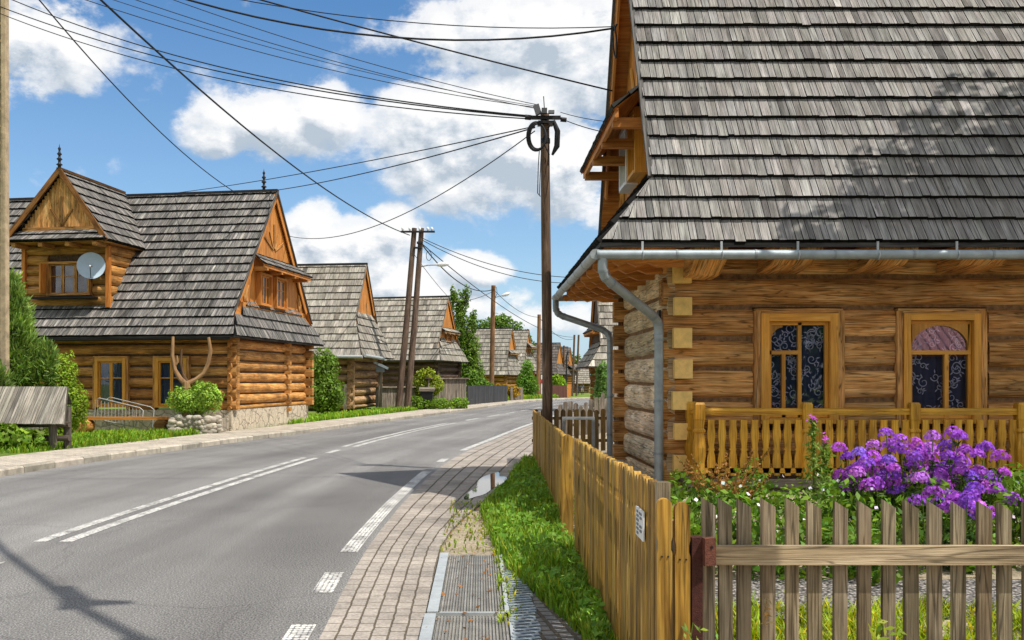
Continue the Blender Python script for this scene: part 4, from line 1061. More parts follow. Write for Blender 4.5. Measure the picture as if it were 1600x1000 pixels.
def fences():
    picket_fence('ochre round topped picket fence beside the road, panel with white notice', 4.17, 8.6, 1.15, 1.08, 46)
    picket_fence('ochre round topped picket fence beside the road, farther panel towards the pole', 10.1, 19.3, 1.03, 1.0, 92)
    c = V((.855, 9.5, 0)); t = thing('fence_post', c, 'broad round topped ochre post standing between the two roadside picket panels', 'fence post'); b = MB()
    b.prism(round_picket(.115, 1.03), (.868, 9.5, .03), (1, 0, 0), (0, 0, 1), (0, -1, 0), .04, (1.1, 1.05, 1)); b.build('board', M['fenceY'], t, org=c)
    b = MB(); b.tube([(.93, 9.2, .82), (.91, 9.0, .86), (.89, 8.8, .84)], .012, 6); b.build('hinge', M['iron'], t, org=c)
    # notice
    t = thing('notice_plate', (.75, 4.5, .93), 'small white notice plate screwed to the ochre picket fence', 'notice'); c = V(t.location); d = V((.02, 1, 0)).normalized(); nr = V((-d.y, d.x, 0))
    b = MB(); p0 = V((fence_line(4.5), 4.5, .93)) + nr * .012; b.box(p0, d * .115, (0, 0, .068), nr * .004); b.build('plate', M['white'], t, org=c)
    b = MB()
    for r in range(6):
        for q in range(2):
            if (r + q) % 3 == 0 and q: continue
            b.box(p0 + nr * .0055 + d * (.05 - q * .10 + U(-.006, .006)) + V((0, 0, .05 - r * .02)), d * U(.02, .036), (0, 0, .005), nr * .002, (.6, .6, .6))
    b.build('print', M['grey'], t, org=c)
    # grey end post, two ochre boards, rusty gate post
    t = thing('fence_post', (.765, 4.06, 0), 'grey weathered end post behind the ochre boards', 'fence post'); b = MB(); c = V(t.location); b.bx(.745, .80, 4.03, 4.09, 0, 1.17); b.build('shaft', M['fenceG'], t, org=c)
    for x, h, lab in ((.7565, 1.125, 'left one of two upright ochre boards with rounded tops beside the rusty post'), (.830, 1.11, 'right one of two upright ochre boards with rounded tops beside the rusty post')):
        t = thing('fence_board', (x, 3.93, 0), lab, 'fence board', 'upright ochre boards'); c = V(t.location); b = MB()
        b.prism(round_picket(.062, h), (x, 3.93, -.01), (1, 0, 0), (0, 0, 1), (0, -1, 0), .035, (1.1, 1.05, 1)); b.build('board', M['fenceY'], t, org=c)
        b = MB()
        for dx in (-.012, .014): b.tube([(x + dx, 3.94, h * .78), (x + dx, 3.926, h * .78)], .004, 6)
        b.build('nail', M['iron'], t, org=c)
    t = thing('gate_post', (.90, 3.96, 0), 'rusty brown steel post with boxed cap at the end of the grey fence', 'gate post'); c = V(t.location)
    b = MB(); b.bx(.868, .912, 3.93, 4.0, 0, .955, (.55, .5, .5)); b.build('shaft', M['rust'], t, org=c)
    b = MB(); b.box((.936, 3.925, .90), (.024, .006, 0), (-.002, .02, 0), (0, 0, .056), (1.2, 1.35, 1.3)); b.build('bracket', M['rust'], t, org=c)
    b = MB(); b.tube([(.943, 3.91, .92), (.943, 3.902, .92)], .006, 8); b.tube([(.91, 3.97, .905), (.84, 3.97, .905)], .016, 8, (.5, .5, .5)); b.build('bolt', M['iron'], t, org=c)
    # grey slanted picket fence
    t = thing('picket_fence', (.96, 4.05, 0), 'grey weathered picket fence with slanted tops in front of the flowers', 'fence'); c = V(t.location)
    xs = [.961, 1.042, 1.112, 1.215, 1.315, 1.4175, 1.517, 1.62, 1.7226, 1.8225, 1.92, 2.02, 2.125, 2.22] + [2.32 + .1 * i for i in range(14)]
    for i, x in enumerate(xs):
        w = .055 + U(-.003, .004); h = 1.108 - .026 * (x - .96) / 1.3 + U(-.006, .006); lean = U(-.012, .012); b = MB()
        b.prism([(-w / 2, -.02), (w / 2, -.02), (w / 2 + lean, h - .036), (-w / 2 + lean, h)], (x, 4.04, 0), (1, 0, 0), (0, 0, 1), (0, -1, 0), .026, lum(.7, 1.1, .04)); b.build('picket', M['fenceG'], t, org=c)
    b = MB(); b.bx(.955, 3.75, 4.001, 4.036, .829, .908, (1.35, 1.3, 1.25), grain=0); b.build('rail', M['fenceG'], t, org=c)
    b = MB(); b.bx(.955, 3.75, 4.07, 4.10, .22, .29, (.8, .8, .8), grain=0); b.build('rail', M['fenceG'], t, org=c)
    # dark cross fence at the far end + metal frame + arched grey gate behind
    t = thing('picket_fence', (1.1, 19.5, 0), 'dark brown picket fence crossing from the pole to the house corner', 'fence'); c = V(t.location)
    for i in range(14):
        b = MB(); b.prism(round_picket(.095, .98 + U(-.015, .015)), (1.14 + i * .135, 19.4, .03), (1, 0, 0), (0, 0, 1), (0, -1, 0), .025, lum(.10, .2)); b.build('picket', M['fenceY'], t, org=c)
    b = MB()
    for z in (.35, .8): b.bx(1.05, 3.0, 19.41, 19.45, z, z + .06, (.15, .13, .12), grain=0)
    b.build('rail', M['fenceY'], t, org=c)
    t = thing('metal_frame', (1.75, 17.5, 0), 'grey square tube frame standing in front of the dark cross fence', 'metal frame'); c = V(t.location); b = MB()
    b.bx(1.50, 1.55, 17.48, 17.53, 0, .93); b.bx(2.04, 2.09, 17.48, 17.53, 0, .93); b.bx(1.55, 2.04, 17.48, 17.53, .88, .93); b.build('tube_frame', M['zincL'], t, org=c)
    t = thing('garden_gate', (2.5, 27, 0), 'grey wooden gate with arched boards beyond the dark cross fence', 'gate'); c = V(t.location)
    for i in range(16):
        x = 2.26 + i * .145; q = x
        h = .86 + (.14 * math.sin(PI * min(max((x - 2.2) / .62, 0), 1)) if x < 2.85 else .26 * math.sin(PI * min(max((x - 2.85) / 1.05, 0), 1)))
        if x > 3.9: h = .88
        b = MB(); b.prism([(-.062, 0), (.062, 0), (.062, h - .03), (0, h), (-.062, h - .03)], (x, 27, .02), (1, 0, 0), (0, 0, 1), (0, -1, 0), .03, lum(.9, 1.25)); b.build('board', M['oldwood'], t, org=c)
    b = MB(); b.bx(2.2, 4.5, 27.01, 27.05, .3, .38, grain=0); b.bx(2.2, 4.5, 27.01, 27.05, .7, .78, grain=0); b.build('rail', M['oldwood'], t, org=c)
    t = thing('picket_fence', (4.0, 32, 0), 'pale spaced picket fence behind the arched gate', 'fence'); c = V(t.location)
    for i in range(16):
        b = MB(); b.prism([(-.05, 0), (.05, 0), (.05, 1.05), (0, 1.1), (-.05, 1.05)], (4.1 + i * .21, 32, .1), (1, 0, 0), (0, 0, 1), (0, -1, 0), .03, lum(1.1, 1.4)); b.build('picket', M['oldwood'], t, org=c)
    b = MB(); b.bx(4.0, 7.5, 32.01, 32.05, .4, .48, grain=0); b.bx(4.0, 7.5, 32.01, 32.05, .9, .96, grain=0); b.build('rail', M['oldwood'], t, org=c)
    # far side fences
    def plank_fence(label, p, q, h, mat, wd, base=.12, cap=False):
        p, q = V(p), V(q); t = thing('plank_fence', (p.x, p.y, gz(p.y) + base), label, 'fence'); c = V(t.location); d = (q - p); L = d.length; d.normalize(); nr = V((d.y, -d.x, 0)); n = int(L / wd)
        b = MB()
        for i in range(n):
            o = p + d * (wd * (i + .5)); o.z = gz(o.y) + base + h / 2 + U(-.02, .02); b.box(o, d * (wd * .46), (0, 0, h / 2), nr * .012, lum(.7, 1.15, .05), 1)
        b.build('planks', M[mat], t, org=c)
        b = MB(); a = V((p.x, p.y, gz(p.y) + base + h * .75)); e = V((q.x, q.y, gz(q.y) + base + h * .75)); b.beam(a - nr * .05, e - nr * .05, .06, .08)
        if cap: 
            up = V((0, 0, h * .27)); b.beam(a + up, e + up, .34, .07, t=(1.3, 1.25, 1.2))
        b.build('rail', M[mat], t, org=c)
    plank_fence('weathered plank fence with cap rail behind the leaning twin poles', (-5.35, 49.2, 0), (-3.2, 51.5, 0), 1.1, 'oldwood', .17, cap=True)
    plank_fence('tall grey plank fence with shingled cap in front of the low dark house', (-2.75, 50.8, 0), (-.75, 56.0, 0), 1.55, 'oldwood', .2, cap=True)
    plank_fence('charcoal board fence beside the pavement below the tall tree', (-.75, 57.5, 0), (2.0, 69, 0), 1.15, 'iron2', .22)
    plank_fence('low grey plank fence in front of the golden log house', (2.3, 72.5, 0), (3.5, 78, 0), 1.0, 'oldwood', .2)
    plank_fence('reddish brown board fence beneath the white banner', (5.6, 92, 0), (9.6, 106, 0), 1.3, 'rust', .25)
    plank_fence('bright orange board fence near the end of the street', (9.9, 112, 0), (11.2, 117.5, 0), 1.5, 'orangeP', .3)
    # slatted low gate beside the round bush
    t = thing('garden_gate', (-7.0, 45.2, .12), 'small grey slatted gate between bush and log house', 'gate'); c = V(t.location); b = MB()
    b.bx(-7.3, -6.3, 45.2, 45.25, 1.15, 1.25, grain=0); b.bx(-7.3, -6.3, 45.2, 45.25, .45, .55, grain=0); b.bx(-6.42, -6.3, 45.17, 45.28, .1, 1.4)
    for i in range(5): b.bx(-7.2 + i * .18, -7.08 + i * .18, 45.21, 45.24, .5, 1.2)
    b.build('slats', M['oldwood'], t, org=c)

def shelter():
    """shingle roofed timber fence at the left edge"""
    a = V((-8.75, 20.9, .12)); d = V((-.985, .17, 0)); n = V((.17, .985, 0)); Z = V((0, 0, 1))
    t = thing('roofed_fence', a, 'timber rail fence under a small grey shingle roof at the left edge', 'fence'); c = V(t.location)
    rb = MB(); e0 = a + Z * .53 - n * .46 + d * .02; 
    bb = (n * .50 + Z * .80).normalized(); nn = (Z * .50 - n * .80).normalized()
    shingles(rb, e0, d, bb, nn, (.95), lambda s: (0.28 * s, 6), .97, .075, .03, .75, 1.2, .35)
    b2 = MB(); b2_ = [e0, e0 + d * 6, e0 + d * 6 + bb * .95, e0 + bb * .95 + d * .25]; rb.face([p - nn * .03 for p in b2_], [(0, 0)] * 4, (.4, .4, .4))
    far = [e0 + bb * .95 + d * .3, e0 + bb * .95 + d * 6, e0 + bb * .95 + d * 6 + n * .25 - Z * .4, e0 + bb * .95 + d * .3 + n * .25 - Z * .4]; rb.face(far, [(p.x, p.y) for p in far], (.8, .8, .8))
    rb.build('roof', M['shingleC'], t, org=c)
    for x, y in ((.25, .0), (.48, -.18), (2.1, .05), (4.0, 0)):
        b = MB(); p = a + d * x + n * y; b.tube([p + Z * -.1, p + Z * (.9 if y >= 0 else .55)], .085, 9, lum(.5, .75)); b.build('post', M['oldwood'], t, org=c)
    for z in (.22, .52):
        b = MB(); b.tube([a + d * .15 + Z * z - n * .08, a + d * 6 + Z * (z - .02) - n * .08], .065, 9, (.5, .48, .46)); b.build('rail', M['oldwood'], t, org=c)

def planter():
    t = thing('stone_planter', (-7.9, 27.2, .1), 'low dry stone planter at the corner of the dormer house', 'planter'); c = V(t.location)
    b = MB()
    for k in range(150):
        a = U(0, 1); zz = .08 + .5 * random.random()
        if a < .75: p = V((-8.68 + 1.4 * a / .75, 26.95 + .1 * math.sin(a * 9), zz))
        else: p = V((-8.68, 26.95 + (a - .75) * 3.4, zz))
        b.sphere(p, U(.06, .12), 7, 5, lum(.7, 1.25), (1.2, .9, .8))
    b.build('stones', M['concrete'], t, org=c)
    b = MB(); b.bx(-8.62, -7.32, 27.0, 28.0, .0, .5); b.build('fill', M['stone'], t, org=c)
    # forked trunk ornament
    t = thing('forked_trunk', (-8.42, 27.25, .6), 'peeled forked tree trunk standing upright like antlers in the planter', 'wooden ornament'); c = V(t.location); b = MB()
    Y = 27.3
    b.tube([V((-8.34, Y, .55)), V((-8.34, Y, 1.2)), V((-8.34, Y, 1.55))], [.13, .12, .12], 10)
    b.tube([V((-8.34, Y, 1.45)), V((-8.52, Y - .05, 1.66)), V((-8.68, Y, 1.9)), V((-8.75, Y, 2.3)), V((-8.73, Y, 2.84))], [.085, .07, .062, .055, .042], 10)
    b.tube([V((-8.34, Y, 1.48)), V((-8.08, Y + .02, 1.62)), V((-7.86, Y + .05, 1.8)), V((-7.72, Y, 2.1)), V((-7.66, Y, 2.45)), V((-7.72, Y, 2.82))], [.085, .068, .062, .058, .052, .042], 10)
    b.tube([V((-8.34, Y + .1, 1.5)), V((-8.5, Y + .2, 1.75)), V((-8.6, Y + .3, 2.1)), V((-8.58, Y + .3, 2.5))], [.06, .05, .045, .03], 9, (.35, .33, .32))
    b.tube([V((-8.68, Y, 2.0)), V((-8.6, Y, 2.12)), V((-8.62, Y, 2.3))], [.04, .035, .02], 7)
    b.build('trunk', M['oldtrunk'], t, org=c)
    # plank bench on log slices
    t = thing('plank_bench', (-10.1, 27.6, .1), 'low orange plank bench resting on sawn log slices under the windows', 'bench'); c = V(t.location)
    b = MB(); b.bx(-12.4, -8.75, 27.45, 27.8, .46, .54, grain=0); b.build('seat', M['orange'], t, org=c)
    for x in (-11.55, -11.33, -9.15):
        b = MB(); b.lathe((x, 27.35, .29), [(.18, 0), (.185, .02), (.185, .3), (.18, .32)], 14, ax=(.35, 1, 0), t=(.9, .9, .9) if x < -10 else (.35, .33, .3)); b.build('log_slice', M['logA'], t, org=c)
    t = thing('cot_frame', (-10.6, 27.9, .1), 'white metal rod cot frame leaning behind the plank bench', 'metal frame'); c = V(t.location); b = MB()
    A = [V((-11.25, 28.0, .5)), V((-11.2, 28.0, 1.02)), V((-11.1, 28.0, 1.08)), V((-9.85, 27.8, .80)), V((-9.75, 27.8, .72)), V((-9.8, 27.8, .2)), V((-10.9, 27.9, .42))]
    b.tube(A, .016, 7)
    B_ = [p + V((.25, .18, .02)) for p in A[1:6]]; b.tube(B_, .013, 7); b.tube([V((-10.05, 27.85, .25)), V((-10.0, 27.85, .75))], .016, 6)
    for i in range(13): q = i / 12; b.tube([V((-11.15, 28, 1.02)).lerp(V((-9.85, 27.8, .76)), q), V((-11.15, 28, .45)).lerp(V((-9.85, 27.8, .25)), q)], .009, 5)
    b.build('rods', M['zincL'], t, org=c)
    t = thing('plastic_crate', (-11.95, 27.6, .1), 'small blue plastic tub below the left end of the bench', 'tub'); c = V(t.location); b = MB(); b.lathe(c, [(.16, 0), (.22, .22), (.235, .24), (.2, .23), (.14, .03)], 12); b.build('tub', M['blue'], t, org=c)

# ------------------------------------------------------------------ poles and cables
def lamp_arm(t, c, p, q):
    b = MB(); b.tube([p, V(p).lerp(V(q), .5) + V((0, 0, .04)), q], .03, 7); b.build('lamp_arm', M['grey'], t, org=c)
    b = MB(); d = (V(q) - V(p)).normalized(); b.lathe(V(q) - d * .05, [(.03, 0), (.09, .1), (.13, .3), (.12, .5), (.06, .62), (.0, .66)], 10, ax=d); b.build('lamp_head', M['white'], t, org=c)
def poles():
    # near wooden pole behind the fence
    t = thing('utility_pole', (1.13, 16.3, 0), 'dark wooden utility pole behind the ochre fence carrying cable coils', 'utility pole'); c = V(t.location)
    b = MB(); b.tube([(1.145, 16.3, -.1), (1.142, 16.29, 2.0), (1.12, 16.31, 4.0), (1.10, 16.3, 6.12)], [.092, .086, .08, .074], 14); b.build('shaft', M['pole'], t, org=c)
    b = MB()
    b.beam((.86, 16.2, 6.03), (1.36, 16.2, 6.03), .05, .06); b.tube([(.86, 16.2, 6.03), (.76, 16.2, 6.04)], .045, 8); b.tube([(1.36, 16.2, 6.0), (1.46, 16.2, 5.99)], .04, 8); b.bx(.98, 1.24, 16.15, 16.4, 5.93, 5.97); b.tube([(1.1, 16.3, 6.1), (1.08, 16.3, 6.42)], .008, 5)
    b.build('crossarm', M['iron'], t, org=c)
    b = MB(); b.box((.965, 16.15, 6.15), (.045, 0, .015), (0, .04, 0), (-.025, 0, .08), (.45, .45, .45)); b.box((1.08, 16.12, 6.12), (.045, 0, 0), (0, .04, 0), (0, 0, .045), (.3, .3, .3)); b.box((1.2, 16.15, 6.11), (.05, 0, 0), (0, .04, 0), (0, 0, .025), (.7, .7, .7)); b.build('junction_box', M['grey'], t, org=c)
    for rr, dx in ((.20, 0), (.185, .015), (.21, -.01)):
        b = MB(); b.tube([(.96 + dx + rr * .75 * math.cos(q), 16.15 + .02 * math.sin(q * 2), 5.70 + rr * 1.15 * math.sin(q)) for q in [i * 2 * PI / 26 for i in range(28)]], .018, 6); b.build('cable_coil', M['black'], t, org=c)
    b = MB(); b.tube([(1.24, 16.2, 5.98), (1.31, 16.2, 5.8), (1.30, 16.2, 5.55), (1.22, 16.2, 5.4)], [.03, .05, .05, .02], 7); b.tube([(1.0, 16.15, 5.5), (.98, 16.15, 5.2), (.97, 16.17, 4.75), (1.02, 16.2, 4.7)], .008, 5); b.tube([(1.03, 16.15, 5.5), (1.01, 16.15, 5.0), (1.0, 16.17, 4.72)], .007, 5)
    b.tube([(1.18, 16.2, 5.9), (1.05, 16.19, 5.65), (1.17, 16.19, 5.4)], .012, 5); b.build('cable_loop', M['black'], t, org=c)
    b = MB(); b.tube([(1.11, 16.3, 5.62), (1.11, 16.3, 5.70)], .083, 12); b.build('band', M['iron'], t, org=c)
    # leaning twin poles with crossarm
    t = thing('twin_pole', (-3.94, 48, .1), 'leaning pair of wooden poles sharing one crossarm and a lamp', 'utility pole'); c = V(t.location)
    for x0, x1 in ((-4.1, -3.28), (-3.66, -2.92)):
        b = MB(); b.tube([(x0, 48, 0), ((x0 + x1) / 2 + .03, 48, 4.6), (x1, 48, 9.2)], [.17, .15, .125], 10); b.build('shaft', M['poleC'], t, org=c)
    b = MB(); b.beam((-3.95, 47.85, 9.0), (-2.25, 47.85, 9.0), .10, .09); b.build('crossarm', M['iron'], t, org=c)
    for x in (-3.85, -3.5, -2.6, -2.4, -3.0):
        b = MB(); b.lathe((x, 47.85, 9.05), [(.025, 0), (.06, .05), (.07, .12), (.04, .17), (.0, .2)], 8); b.build('insulator', M['white'], t, org=c)
    b = MB(); b.tube([(-2.55 + .13 * math.cos(q), 47.85, 7.8 + .24 * math.sin(q)) for q in [i * .4 for i in range(17)]], .015, 5); b.build('cable_coil', M['black'], t, org=c)
    b = MB(); b.box((-3.0, 47.86, 8.45), (.15, 0, 0), (0, .1, 0), (0, 0, .05)); b.box((-3.1, 47.86, 8.2), (.2, 0, 0), (0, .1, 0), (0, 0, .04)); b.build('bracket', M['iron'], t, org=c)
    lamp_arm(t, c, (-3.05, 48, 7.25), (-2.15, 48, 7.36))
    # brown pole with lamp
    t = thing('utility_pole', (.85, 70, .1), 'slim brown wooden pole with a small street lamp beside the charcoal fence', 'utility pole'); c = V(t.location)
    b = MB(); b.tube([(.82, 70, 0), (.98, 70, 8.5)], [.19, .16], 10); b.build('shaft', M['poleB'], t, org=c)
    lamp_arm(t, c, (1.0, 69.9, 7.55), (1.6, 69.9, 7.75))
    b = MB(); b.tube([(.98, 69.8, 8.3), (1.2, 69.8, 8.35), (1.25, 69.8, 7.9), (1.1, 69.8, 7.6)], .02, 5); b.build('cable_loop', M['black'], t, org=c)
    t = thing('utility_pole', (5.5, 90, gz(90)), 'pale brown pole beside the white banner, next beyond the lamp pole', 'utility pole'); c = V(t.location)
    b = MB(); b.tube([(5.45, 90, -.4), (5.55, 90, 7.75)], [.2, .17], 10, (1.25, 1.2, 1.15)); b.build('shaft', M['poleB'], t, org=c)
    t = thing('twin_pole', (12.4, 125, gz(125)), 'distant thin twin pole with narrow gap at the street end', 'utility pole'); c = V(t.location)
    for x in (12.0, 12.55):
        b = MB(); b.tube([(x, 125, -.6), (x + .3, 125, 7.5)], .13, 8); b.build('shaft', M['poleC'], t, org=c)
    t = thing('utility_pole', (11.6, 136, gz(136)), 'distant pole with a T shaped crossarm over the slate house', 'utility pole'); c = V(t.location)
    b = MB(); b.tube([(11.9, 136, -.6), (11.9, 136, 6.5)], .13, 8); b.build('shaft', M['poleC'], t, org=c); b = MB(); b.beam((11.3, 136, 6.3), (12.5, 136, 6.3), .12, .12); b.build('crossarm', M['iron'], t, org=c)
    t = thing('street_lamp', (9.9, 110, gz(110)), 'slim dark street lamp post with round globe ring near the orange fence', 'street lamp'); c = V(t.location)
    b = MB(); b.tube([(9.9, 110, -.5), (9.9, 110, 4.2), (10.1, 110, 4.9)], .09, 8); b.build('shaft', M['iron'], t, org=c)
    b = MB(); b.tube([(9.95 + .3 * math.cos(q), 110, 3.6 + .3 * math.sin(q)) for q in [i * 2 * PI / 16 for i in range(17)]], .04, 6); b.build('ring', M['iron'], t, org=c)
    # concrete lattice pole, left edge
    t = thing('concrete_pole', (-11.95, 23.8, .1), 'tall pale concrete pole with ladder like recesses at the left edge', 'utility pole'); c = V(t.location); b = MB()
    for x in (-12.18, -11.78): b.prism([(-.07, -.2), (.07, -.2), (.05, 11.6), (-.05, 11.6)], (x, 23.7, 0), (1, 0, 0), (0, 0, 1), (0, -1, 0), .2, (1.05, .9, .72))
    b.bx(-12.12, -11.84, 23.78, 23.86, -.2, 11.5, (.55, .48, .4))
    for k in range(27): z = .3 + k * .42; b.prism([(-.16, 0), (.16, 0), (.16, .05), (-.16, .1)], (-11.98, 23.705, z), (1, 0, 0), (0, 0, 1), (0, -1, 0), .15, (1.1, .88, .62))
    b.build('shaft', M['concrete'], t, org=c)
    t = thing('utility_pole', (-9.2, 13, .1), 'tall wooden pole on the far pavement outside the left edge', 'utility pole'); c = V(t.location); b = MB(); b.tube([(-9.2, 13, 0), (-9.2, 13, 11.2)], [.14, .11], 10); b.build('shaft', M['pole'], t, org=c)

def lane_shadow_caster():
    """added unseen lamp shape; its long arm is placed to throw the thin lane shadow"""
    t = thing('street_lamp', (2.1, 3.4, 0), 'added lamp shape with long arm outside the frame, casting the thin lane shadow', 'street lamp'); c = V(t.location)
    b = MB(); b.tube([(2.1, 3.4, -.1), (2.1, 3.4, 8.2)], [.09, .07], 10); b.build('shaft', M['zincL'], t, org=c)
    b = MB(); b.tube([(2.1, 3.4, 8.0), (1.5, 4.2, 8.35), (0, 6.3, 8.5), (-1.7, 8.9, 8.6), (-2.7, 10.4, 8.6)], [.06, .055, .05, .045, .04], 8)
    for q in ((1.7, 4.4, 8.1), (1.65, 4.1, 8.5), (1.3, 4.2, 8.1), (1.25, 4.8, 8.6)): b.tube([(1.45, 4.3, 8.35), q], [.12, .05], 6)  # stub tubes added for the dark blob in the arm's shadow
    b.build('lamp_arm', M['zincL'], t, org=c)
    b = MB(); b.lathe((-2.6, 10.25, 8.6), [(.03, 0), (.11, .1), (.13, .4), (.03, .6)], 10, ax=(-1, 1.5, 0)); b.build('lamp_head', M['white'], t, org=c)
def cables():
    CB = [
        ((-11.95, 23.75, 11.17), (.93, 16.3, 6.08), .47, .012, 'topmost of three black cables from the concrete pole to the coil pole'),
        ((-11.95, 23.75, 10.87), (.93, 16.3, 6.06), .41, .012, 'middle one of three black cables from the concrete pole to the coil pole'),
        ((-11.95, 23.75, 10.70), (.93, 16.3, 6.03), .46, .010, 'lowest of three black cables from the concrete pole to the coil pole'),
        ((-9.2, 13, 8.22), (.96, 16.3, 6.23), .41, .006, 'upper left thin wire falling to the coil pole from outside the left edge'),
        ((-9.2, 13, 8.51), (.96, 16.3, 6.21), .33, .006, 'upper right thin wire falling to the coil pole from outside the left edge'),
        ((-9.2, 13, 8.35), (.96, 16.3, 6.25), .36, .005, 'third thin wire between the two thin ones above the coil pole'),
        ((-9.2, 13, 8.85), (1.0, 16.3, 6.27), .36, .006, 'highest thin wire falling to the coil pole from outside the left edge'),
        ((-9.2, 13, 10.73), (-3.52, 48, 8.85), 1.06, .024, 'thick black cable descending across the sky to the leaning twin poles'),
        ((-9.2, 13, 9.24), (1.97, 13.9, 6.70), 1.17, .014, 'thick sagging cable reaching the top of the near gable'),
        ((-9.2, 13, 8.58), (1.97, 13.9, 6.72), .67, .007, 'thin nearly level wire reaching the top of the near gable'),
        ((-9.2, 13, 8.62), (2.04, 14.8, 6.06), .12, .012, 'straight black cable slanting down to the middle of the near gable'),
        ((-9.2, 13, 10.98), (-8.03, 31.5, 7.76), .79, .014, 'dark wire dropping steeply to the ridge of the dormer house'),
        ((-10.14, 31.9, 7.82), (.93, 16.3, 5.91), .10, .010, 'wire from the coil pole to the middle of the dormer house ridge'),
        ((-6.9, 31.4, 7.78), (.93, 16.3, 5.89), .12, .012, 'wire from the coil pole to the right finial of the dormer house'),
        ((-6.44, 32.41, 6.46), (.93, 16.3, 5.83), .67, .010, 'lowest sagging wire from the coil pole to the pale shingled house'),
        ((1.36, 16.2, 6.12), (2.03, 15.4, 5.75), .02, .006, 'upper short wire from the coil pole to the near gable'),
        ((1.40, 16.2, 6.0), (2.03, 15.5, 5.6), .02, .008, 'lower short wire from the coil pole to the near gable'),
        ((-2.88, 48, 8.35), (.93, 70, 8.2), .85, .03, 'black sagging cable from the twin poles to the brown lamp pole'),
        ((-2.88, 48, 8.70), (6.1, 50, 6.95), .58, .018, 'upper cable from the twin poles towards the bleached house'),
        ((-2.88, 48, 8.60), (6.1, 50, 6.7), .72, .018, 'lower cable from the twin poles towards the bleached house'),
        ((-2.88, 48, 8.4), (12.25, 125, 7.2), 1.2, .025, 'long distant cable from the twin poles to the street end poles'),
        ((1.0, 70, 8.2), (5.55, 90, 7.5), .5, .02, 'distant cable from the lamp pole to the pole by the banner'),
        ((1.0, 70, 8.1), (-1.9, 65, 6.9), .2, .018, 'short distant wire from the lamp pole to the low dark house'),
        ((5.55, 90, 7.5), (12.25, 125, 7.0), .8, .025, 'far cable between the banner pole and the street end'),
        ((-3.3, 48, 7.9), (-1.95, 64.5, 7.0), .1, .014, 'wire dropping from the twin poles to the ridge of the low dark house'),
    ]
    for p, q, sag, r, lab in CB:
        p, q = V(p), V(q); n = 24; b = MB()
        b.tube([p.lerp(q, i / n) - V((0, 0, 4 * sag * (i / n) * (1 - i / n))) - p for i in range(n + 1)], r, 6)
        o = b.build('overhead_cable', M['black']); o.location = p; tag(o, lab, 'cable', 'overhead cables')

def small_things():
    # mailbox, banner, little shrine box
    t = thing('letter_box', (-5.05, 48.6, .1), 'grey letter box with sloping lid on a post beside the log corner', 'letter box'); c = V(t.location); b = MB()
    b.bx(-5.13, -4.97, 48.6, 48.75, .1, 2.0); b.build('post', M['oldwood'], t, org=c); b = MB(); b.box((-5.0, 48.5, 2.35), (.36, 0, -.16), (0, .25, 0), (.02, 0, .05)); b.box((-5.05, 48.55, 2.15), (.2, 0, 0), (0, .18, 0), (0, 0, .14), (.6, .6, .65)); b.build('box', M['zinc'], t, org=c)
    t = thing('waste_bin', (-2.75, 49.6, .1), 'black lidded waste bin standing by the tall plank fence', 'waste bin'); c = V(t.location); b = MB(); b.prism([(-.28, .25), (.28, .25), (.33, .95), (-.33, .95)], (-2.75, 49.5, .1), (1, 0, 0), (0, 0, 1), (0, -1, 0), .5); b.build('body', M['black'], t, org=c); b = MB(); b.box((-2.75, 49.75, 1.13), (.4, 0, 0), (0, .3, .05), (0, 0, .06)); b.build('lid', M['oldwood'], t, org=c)
    t = thing('banner', (5.95, 89, gz(89)), 'tall white banner with red marks on the pale pole', 'banner'); c = V(t.location); b = MB(); b.bx(5.66, 6.12, 89.0, 89.03, -.05, 2.1); b.build('cloth', M['white'], t, org=c)
    b = MB(); b.lathe((5.78, 88.98, 1.5), [(.2, 0), (.2, .01)], 14, ax=(0, -1, 0)); b.lathe((6.0, 88.98, 1.38), [(.13, 0), (.13, .01)], 12, ax=(0, -1, 0))
    for z, w in ((.95, .1), (.8, .14), (.62, .09), (.3, .12)): b.bx(5.9 - w, 5.9 + w, 88.97, 88.99, z, z + .07, (.8, .3, .8))
    b.build('print', M['red'], t, org=c)
    t = thing('shrine_box', (5.0, 91, gz(91)), 'small white house shaped box with red emblem at the roadside', 'box'); c = V(t.location); b = MB()
    b.prism([(-.25, 0), (.25, 0), (.25, .5), (0, .75), (-.25, .5)], (4.75, 86, -.15), (1, 0, 0), (0, 0, 1), (0, -1, 0), .4); b.build('body', M['white'], t, org=c)
    b = MB(); b.prism([(-.1, .05), (.1, .05), (.12, .25), (0, .38), (-.12, .25)], (4.75, 85.985, -.12), (1, 0, 0), (0, 0, 1), (0, -1, 0), .015); b.build('emblem', M['red'], t, org=c)
    b = MB(); b.beam((4.42, 85.9, .33), (4.75, 85.9, .64), .6, .05, up=(0, 0, 1)); b.beam((5.08, 85.9, .33), (4.75, 85.9, .64), .6, .05); b.build('roof', M['white'], t, org=c)

